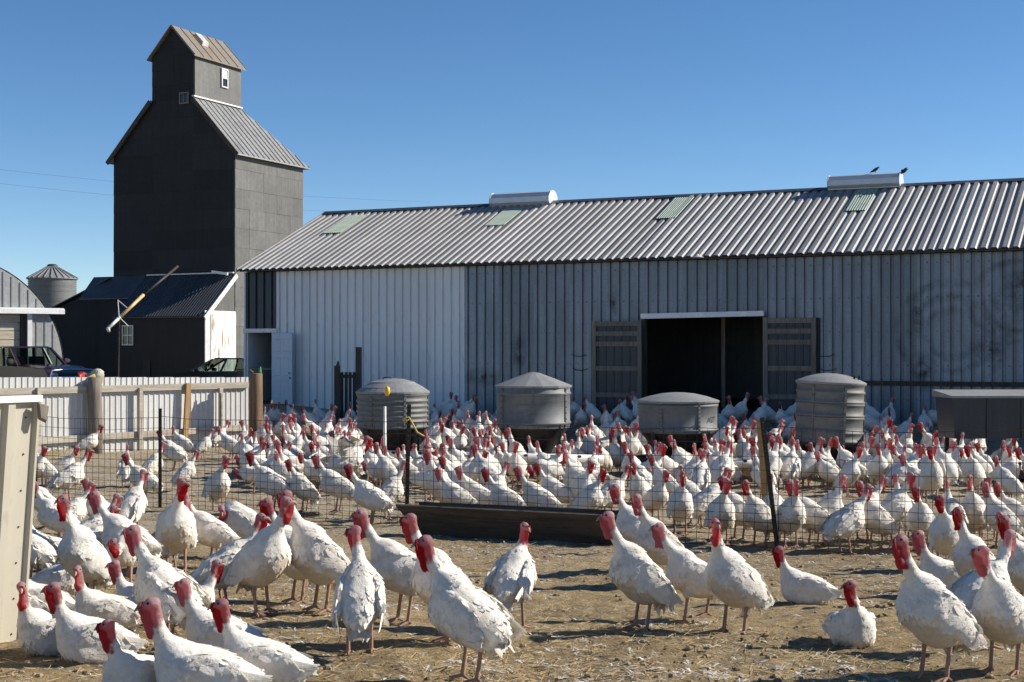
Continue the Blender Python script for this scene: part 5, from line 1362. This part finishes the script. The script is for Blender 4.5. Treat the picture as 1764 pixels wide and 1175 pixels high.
# birds in front of the wire fence: feet x, feet y, head top y, body heading, look heading, pose, label
FG = 'turkeys in front of the wire fence'
fg = [
 (100, 945, 828, 175, 180, 'stand', 'white turkey facing left at the back, right behind the beige panel'),
 (96, 985, 878, 200, 180, 'sit', 'white turkey with a small pale head peeping beside the panel edge'),
 (58, 1005, 866, 160, 150, 'stand', 'ruffled white turkey turned away, pressed close to the beige panel'),
 (146, 1048, 852, 235, 190, 'tall', 'tall white turkey with a dark red head standing upright by the panel'),
 (222, 1002, 846, 190, 185, 'stand', 'white turkey stretching its pink neck out to the left'),
 (160, 960, 850, 20, 10, 'stand', 'white turkey with bright red wattle looking right, behind the pink-necked one'),
 (228, 920, 806, 75, 40, 'alert', 'white turkey seen from behind with a pale pink head, near the left post'),
 (292, 985, 876, 60, 80, 'stand', 'white turkey with its pale head just showing above its neighbours'),
 (212, 1010, 915, 285, 320, 'low', 'white turkey holding its red head low against a white flank'),
 (288, 1122, 905, 150, 30, 'walk', 'big white turkey striding left with its head turned back right'),
 (304, 988, 820, 285, 330, 'alert', 'white turkey facing the camera with a vivid red head by the left post'),
 (366, 978, 846, 195, 185, 'stand', 'white turkey in profile facing left, right of the left post'),
 (162, 1142, 1000, 205, 190, 'sit', 'white turkey sitting in the straw, its purple-red head facing left'),
 (92, 1122, 990, 215, 330, 'sit', 'white turkey sitting behind another with its red head facing right'),
 (66, 1078, 955, 190, 355, 'sit', 'white turkey sitting with a bright crimson throat, looking right'),
 (36, 1082, 968, 200, 355, 'sit', 'white turkey sitting half hidden by the beige panel, red head showing'),
 (186, 1085, 968, 200, 15, 'sit', 'white turkey resting in the middle of the left group, looking right'),
 (232, 1205, 1062, 255, 200, 'sit', 'white turkey cut off by the bottom edge, bluish red head facing left'),
 (352, 1212, 1024, 195, 190, 'sit', 'long white turkey lying at the bottom edge with its neck upright'),
 (380, 1128, 996, 185, 190, 'sit', 'white turkey with a small pink head sitting behind the front pair'),
 (455, 1190, 1036, 190, 195, 'sit', 'white turkey lying at the bottom with its tail pointing right'),
 (388, 1055, 885, 12, 5, 'stand', 'white turkey in profile facing right with a heavy red wattle'),
 (452, 1062, 855, 320, 5, 'alert', 'white turkey with a dark red head facing right, left one of a pair'),
 (512, 1036, 852, 200, 190, 'alert', 'white turkey nearly hidden behind a pair, bright red throat facing left'),
 (552, 1057, 844, 200, 185, 'alert', 'white turkey standing in profile left, its folded wing streaked cream'),
 (620, 1128, 912, 95, 175, 'alert', 'white turkey seen squarely from behind on two pink legs'),
 (694, 1075, 873, 195, 190, 'stand', 'white turkey facing left with a glowing red wattle before the trough'),
 (768, 1112, 886, 170, 180, 'alert', 'white turkey with a dark crimson head behind the walking one'),
 (806, 1174, 920, 150, 185, 'walk', 'white turkey walking away to the left at the bottom centre, tail drooping'),
 (884, 1086, 905, 70, 30, 'back', 'white turkey with fluffed back feathers turned away from the camera'),
 (1098, 988, 838, 200, 190, 'alert', 'white turkey with an orange-red wattle, back left of the centre-right four'),
 (1136, 1010, 850, 205, 195, 'alert', 'white turkey with a dark drooping head, back right of the centre-right four'),
 (1104, 1088, 880, 190, 190, 'alert', 'white turkey standing in profile left on two straight dark legs'),
 (1196, 1066, 893, 185, 190, 'walk', 'white turkey stepping left with its legs apart, centre right'),
 (1264, 1091, 886, 215, 345, 'alert', 'white turkey with shaggy feathers and its red face turned right'),
 (1388, 1038, 950, 178, 200, 'sit', 'white turkey lying on the bare dirt in profile, facing left'),
 (1468, 1110, 987, 265, 195, 'sit', 'white turkey sitting alone on the dirt, facing the camera'),
 (1608, 1168, 912, 205, 185, 'alert', 'largest white turkey at front right with a dark red head'),
 (1634, 1024, 910, 185, 180, 'sit', 'white turkey sitting behind the largest one with a scarlet wattle'),
 (1628, 986, 850, 250, 195, 'alert', 'white turkey facing the camera by the wire mesh, front right group'),
 (1680, 1042, 866, 205, 190, 'tall', 'white turkey with a ruffled neck standing behind the front right pair'),
 (1728, 1158, 932, 225, 190, 'alert', 'white turkey at the right edge with a greyish red head'),
 (1690, 1124, 922, 30, 10, 'stand', 'white turkey with its red face turned right, behind the edge bird'),
 (1752, 1010, 888, 215, 195, 'stand', 'white turkey cut by the right edge, wattle dark red'),
 (1770, 1060, 882, 200, 190, 'alert', 'white turkey almost out of view at the right edge'),
]
fg += [
 (120, 930, 845, 20, 30, 'stand', 'white turkey with its back to the panel, between the two left rows'),
 (176, 925, 838, 170, 175, 'alert', 'white turkey standing just left of the pale-headed one by the left post'),
 (104, 1032, 930, 340, 300, 'sit', 'white turkey sitting at the feet of the tall one by the panel'),
 (250, 1062, 960, 200, 210, 'sit', 'white turkey sitting under the striding bird'),
 (150, 1000, 905, 30, 20, 'stand', 'white turkey hidden to the neck behind the tall upright one'),
 (80, 912, 832, 200, 190, 'alert', 'white turkey standing furthest back beside the beige panel'),
 (420, 960, 862, 160, 200, 'preen', 'white turkey bending its neck to preen, behind the right-facing one'),
 (322, 1072, 970, 20, 40, 'sit', 'white turkey resting right behind the striding bird'),
]
for (px, py, hy, bd, lk, ps, lab) in fg: turkey(px, py, hy, bd, lk, ps, lab, FG)

# birds just behind the wire fence
MG = 'turkeys just behind the wire fence'
mid = [
 (66, 838, 762, 300, 350, 'stand'), (80, 838, 764, 200, 200, 'alert'), (112, 835, 765, 330, 10, 'stand'), (118, 862, 768, 20, 5, 'stand'), (218, 842, 768, 100, 120, 'alert'),
 (262, 840, 766, 40, 10, 'alert'), (250, 866, 778, 190, 175, 'stand'), (318, 848, 776, 20, 10, 'alert'), (376, 880, 780, 300, 350, 'alert'), (470, 884, 778, 185, 190, 'stand'),
 (524, 884, 790, 200, 170, 'alert'), (582, 886, 783, 190, 185, 'stand'), (640, 902, 794, 178, 185, 'stand'), (668, 894, 790, 10, 0, 'alert'), (762, 888, 770, 200, 190, 'tall'),
 (796, 878, 783, 190, 190, 'stand'), (786, 898, 804, 205, 190, 'stand'), (826, 896, 798, 190, 190, 'stand'), (872, 902, 802, 190, 190, 'stand'), (850, 884, 800, 20, 5, 'alert'), (930, 906, 802, 185, 190, 'stand'),
 (958, 890, 796, 195, 190, 'stand'), (1000, 890, 792, 300, 340, 'alert'), (1012, 908, 805, 330, 350, 'alert'), (1050, 898, 800, 20, 30, 'stand'), (1102, 890, 796, 250, 200, 'alert'), (1130, 898, 806, 300, 350, 'alert'),
 (1172, 922, 808, 270, 300, 'alert'), (1196, 905, 800, 200, 250, 'alert'), (1218, 915, 806, 20, 30, 'walk'), (1242, 938, 818, 270, 330, 'alert'), (1272, 930, 818, 200, 190, 'alert'), (1308, 942, 824, 215, 190, 'alert'),
 (1334, 932, 818, 90, 60, 'alert'), (1362, 946, 824, 275, 250, 'alert'), (1400, 940, 822, 190, 190, 'stand'), (1420, 936, 812, 330, 10, 'alert'), (1456, 954, 832, 15, 0, 'stand'), (1508, 948, 828, 205, 190, 'alert'),
 (1486, 932, 818, 20, 20, 'stand'), (1532, 938, 814, 350, 5, 'alert'), (1556, 930, 820, 100, 100, 'alert'), (1586, 950, 846, 250, 200, 'alert'), (1640, 938, 846, 90, 90, 'alert'),
 (1676, 935, 815, 240, 210, 'tall'), (1702, 930, 828, 60, 120, 'alert'), (1724, 948, 832, 200, 190, 'alert'), (1752, 940, 838, 190, 190, 'stand'),
]
mid.sort(key=lambda q: q[0])
def ordinal(i): return f"{i}{'th' if 10 <= i % 100 <= 20 else {1:'st',2:'nd',3:'rd'}.get(i % 10, 'th')}"
face = lambda a: 'facing left' if 135 <= a % 360 <= 235 else 'facing the camera' if 235 < a % 360 < 310 else 'facing right' if (a % 360 >= 310 or a % 360 <= 45) else 'seen from behind'
for i, (px, py, hy, bd, lk, ps) in enumerate(mid):
    turkey(px, py, hy, bd, lk, ps, f'white turkey {face(bd)}, {ordinal(i+1)} from the left just behind the wire mesh', MG)

short = lambda a: face(a).replace('the ', '').replace('seen from behind', 'facing away')
# birds along the white fence and the crowd round the feeders
LG = 'turkeys scattered near the white fence'
for i, (px, py, hy, bd, lk, ps) in enumerate([(152, 790, 731, 10, 5, 'stand'), (318, 792, 733, 190, 150, 'stand'), (350, 792, 738, 20, 10, 'alert'), (376, 778, 724, 40, 10, 'stand'), (398, 794, 733, 200, 60, 'stand'), (424, 762, 709, 15, 0, 'stand'), (300, 812, 740, 170, 160, 'stand'), (440, 815, 745, 100, 90, 'alert')]):
    turkey(px, py, hy, bd, lk, ps, f'white turkey {face(bd)}, {ordinal(i+1)} from the left of the few before the white fence', LG)
turkey(596, 846, 742, 20, 10, 'flap', 'white turkey spreading its wings behind the wire fence')
occ = [(f[0].location.x, f[0].location.y, f[1]+.22) for f in feeders] + [(ra.x+k*.5, 30.6, .75) for k in range(8)]
def free(X, Y, md):
    for a, b_, r_ in occ:
        if (X-a)**2+(Y-b_)**2 < r_*r_: return False
    for a, b_ in birds:
        if (X-a)**2+(Y-b_)**2 < md*md: return False
    return True
r2 = np.random.default_rng(42)
def crowd(n, y0, y1, p0, p1, md, label, group, wfun=None):
    k = 0; tries = 0; made = []
    while k < n and tries < 12000:
        tries += 1
        Y = r2.uniform(y0, y1); px = r2.uniform(p0, p1); X = (px-882)/F*Y
        fr = (X-AX)*NX + (Y-AY)*NY
        if fr < .9: continue
        if wfun and r2.random() > wfun(px, Y, fr): continue
        if not free(X, Y, md): continue
        u = r2.random(); a = math.radians(r2.choice([190, 180, 210, 250, 280, 320, 0, 20, 90, 130, 170, 200])+r2.normal(0, 18))
        key = r2.choice(['alert_0', 'alert_l', 'alert_r', 'tall_0', 'stand_0', 'stand_l', 'stand_r', 'walk_0', 'walk_l', 'low_0', 'sit_0', 'back_r', 'preen_0', 'low_r', 'flap_0'], p=[.145,.09,.09,.10,.11,.075,.075,.06,.05,.06,.03,.05,.03,.03,.005])
        made.append((px, a, put_bird(X, Y, key, a, r2.uniform(.84, 1.07), label, group))); k += 1
    for lim0, lim1, zone in ((0, 676, 'left of the ribbed feeder'), (676, 919, 'between ribbed and pointed feeders'), (919, 1167, 'between pointed and low feeders'), (1167, 1424, 'between low and tall feeders'), (1424, 2000, 'right of the tall feeder')):
        row = sorted([q for q in made if lim0 <= q[0] < lim1], key=lambda q: q[0])
        for i, (_, a, ob) in enumerate(row): ob['label'] = f'white turkey {short(math.degrees(a))}, {ordinal(i+1)} from left in {label} {zone}'
    return k
n1_ = crowd(18, 23.2, 26.2, 690, 1790, .62, 'the open row', 'turkeys before the pipe', lambda px, Y, fr: .4)
n2_ = crowd(77, 26.2, 31.0, 430, 1790, .50, 'the sunlit crowd', 'sunlit crowd of turkeys', lambda px, Y, fr: .7 if px < 560 else 1.0)
n3_ = crowd(52, 31.0, 34.5, 440, 1690, .46, 'far sunlit rows', 'far sunlit rows of turkeys')
n4_ = crowd(45, 34.5, 41.0, 470, 1660, .46, 'the barn shade', 'turkeys in the barn shade', lambda px, Y, fr: 1.0 if fr < 4.6 else .2)
# the rest of the flock, past three hundred: one mass of small far birds
FAR = [make_turkey('far_'+str(i), seed=60+i, vox=.021, plain=True, **kw)[0] for i, kw in enumerate((dict(pitch=38, zc=.445, head=(.265,0,.925)), dict(pitch=34, zc=.445, head=(.245,-.03,.90), hyaw=-68), dict(pitch=26, zc=.445, head=(.32,.0,.87)), dict(pitch=36, zc=.445, head=(.245,.03,.91), hyaw=80)))]
def arrays(me):
    n = len(me.vertices); co = np.empty(n*3, np.float32); me.vertices.foreach_get('co', co)
    q = np.empty(len(me.loops), np.int32); me.loops.foreach_get('vertex_index', q)
    c = np.empty(n*4, np.float32); me.color_attributes['tint'].data.foreach_get('color', c); f = np.empty(n, np.float32); me.attributes['flesh'].data.foreach_get('value', f)
    return co.reshape(-1, 3), q.reshape(-1, 4), c.reshape(-1, 4), f
FA = [arrays(m_) for m_ in FAR]; VV = []; QQ = []; TC = []; FF = []; ofs = 0
def mass(n, y0, y1, p0, p1, md, fr0, fr1):
    global ofs
    k = 0; tries = 0
    while k < n and tries < 15000:
        tries += 1
        Y = r2.uniform(y0, y1); px = r2.uniform(p0, p1); X = (px-882)/F*Y; fr = (X-AX)*NX + (Y-AY)*NY
        if fr < fr0 or fr > fr1 or not free(X, Y, md): continue
        co, q, c, f = FA[r2.integers(0, len(FA))]; a = r2.uniform(0, 6.28); sc = r2.uniform(.86, 1.05); R_ = rotz(a)
        VV.append((co*sc) @ R_.T + np.array([X, Y, gz1(X, Y)])); QQ.append(q+ofs); TC.append(c); FF.append(f*1.0); ofs += len(co); birds.append((X, Y)); k += 1
    return k
n5_ = mass(110, 32.0, 43.0, 455, 1660, .37, .9, 6.5) + mass(70, 26.5, 35.0, 430, 1740, .38, .9, 40) + mass(22, 29.0, 38.0, 420, 690, .36, .9, 40)
fm = big_mesh('turkey_flock', np.concatenate(VV), np.concatenate(QQ), [M['turkey']])
ca = fm.color_attributes.new('tint', 'FLOAT_COLOR', 'POINT'); ca.data.foreach_set('color', np.concatenate(TC).ravel())
fa = fm.attributes.new('flesh', 'FLOAT', 'POINT'); fa.data.foreach_set('value', np.concatenate(FF))
tag(link('turkey_flock', fm), 'mass of far white turkeys filling the gaps between the feeders and barn', 'turkeys', kind='stuff')
for m_ in FAR: bpy.data.meshes.remove(m_)
print('birds', len(birds), n1_, n2_, n3_, n4_, n5_)

# ------------------------------------------------------------------ litter on the ground
def litter(name, n, kind, mats, label, cat, seed, area):
    r = np.random.default_rng(seed); V = []; Q = []; mi = []
    m_ = n*6; y = np.where(r.random(m_) < .35, r.uniform(area[0], area[1], m_), area[0] + (area[1]-area[0])*r.random(m_)**2.0)
    x = r.uniform(-.4, .4, m_)*y; d = .5+.5*vnoise(x, y, 1.1, seed+50); k_ = r.random(m_) < d*d*1.1
    X = x[k_][:n]; Y = y[k_][:n]; n = len(X)
    X = np.array(X); Y = np.array(Y); Z = gz(X, Y)+relief(X, Y)
    off = 0
    for i in range(n):
        a = r.uniform(0, 2*math.pi); ca, sa = math.cos(a), math.sin(a); p = np.array([X[i], Y[i], Z[i]])
        if kind == 'feather':
            nb_ = int(r.integers(2, 8)); Ls = .02 + .075*r.random()**2.2
            for _ in range(nb_):
                a = r.uniform(0, 2*math.pi); ca, sa = math.cos(a), math.sin(a); L = Ls*r.uniform(.5, 1.2); W = L*r.uniform(.10, .28); up = L*r.uniform(.05, .55); o_ = np.array([r.normal(0, .012), r.normal(0, .012), .004])
                for s, w in ((0, .4), (.5, 1), (1, .15)):
                    for e in (-1, 1): V.append(p + o_ + np.array([ca*L*s - sa*W*w*e*.5, sa*L*s + ca*W*w*e*.5, up*s*(1.3-s)]))
                Q += [(off+2*k, off+2*k+1, off+2*k+3, off+2*k+2) for k in range(2)]; off += 6
        elif kind == 'straw':
            L = r.uniform(.03, .12); w = .0018; dz = r.uniform(-.01, .03)
            d_ = np.array([ca*L, sa*L, dz]); s_ = np.array([-sa, ca, 0])*w; u = np.array([0, 0, w*1.4]); b0 = p+np.array([0, 0, .004])
            for q in (b0, b0+d_): V += [q-s_, q+u, q+s_]
            Q += [(off, off+1, off+4, off+3), (off+1, off+2, off+5, off+4)]; off += 6
        else:
            R_ = .006 + .030*r.random()**3
            for zz, rr in ((-.3, .8), (.35, .95), (.8, .5)):
                for k in range(5):
                    b_ = a+2*math.pi*k/5; q = R_*rr*r.uniform(.7, 1.2); V.append(p+np.array([q*math.cos(b_), q*math.sin(b_)*.8, R_*zz*.8]))
            for l in range(2):
                for k in range(5): Q.append((off+l*5+k, off+l*5+(k+1) % 5, off+l*5+5+(k+1) % 5, off+l*5+5+k))
            Q.append((off+10, off+11, off+12, off+13)); Q.append((off+10, off+13, off+14, off+14)); off += 15
    Q = [q if len(set(q)) == 4 else (q[0], q[1], q[2], q[0]) for q in Q]
    me = bpy.data.meshes.new(name); me.from_pydata([tuple(v) for v in V], [], [tuple(dict.fromkeys(q)) for q in Q]); me.materials.append(mats); me.update()
    tag(link(name, me), label, cat, kind='stuff')
M['feather'] = mat_var('shed_feather_white', (.50,.46,.40), (.70,.66,.60), .9, 0, 3.0)
M['straw'] = mat_var('dry_straw', (.30,.21,.09), (.48,.36,.18), .8, 0, 2.0)
M['clod'] = mat_var('dirt_clod', (.17,.12,.07), (.36,.26,.15), .95, 0, 5.0)
litter('feather_litter', 4600, 'feather', M['feather'], 'shed white feathers littering the dirt', 'feathers', 3, (7.6, 30))
litter('straw_litter', 9000, 'straw', M['straw'], 'loose dry straw strewn over the dirt', 'straw', 4, (7.6, 22))
litter('dirt_clods', 3500, 'clod', M['clod'], 'small clods and pebbles of dirt on the yard', 'clods', 5, (7.6, 28))
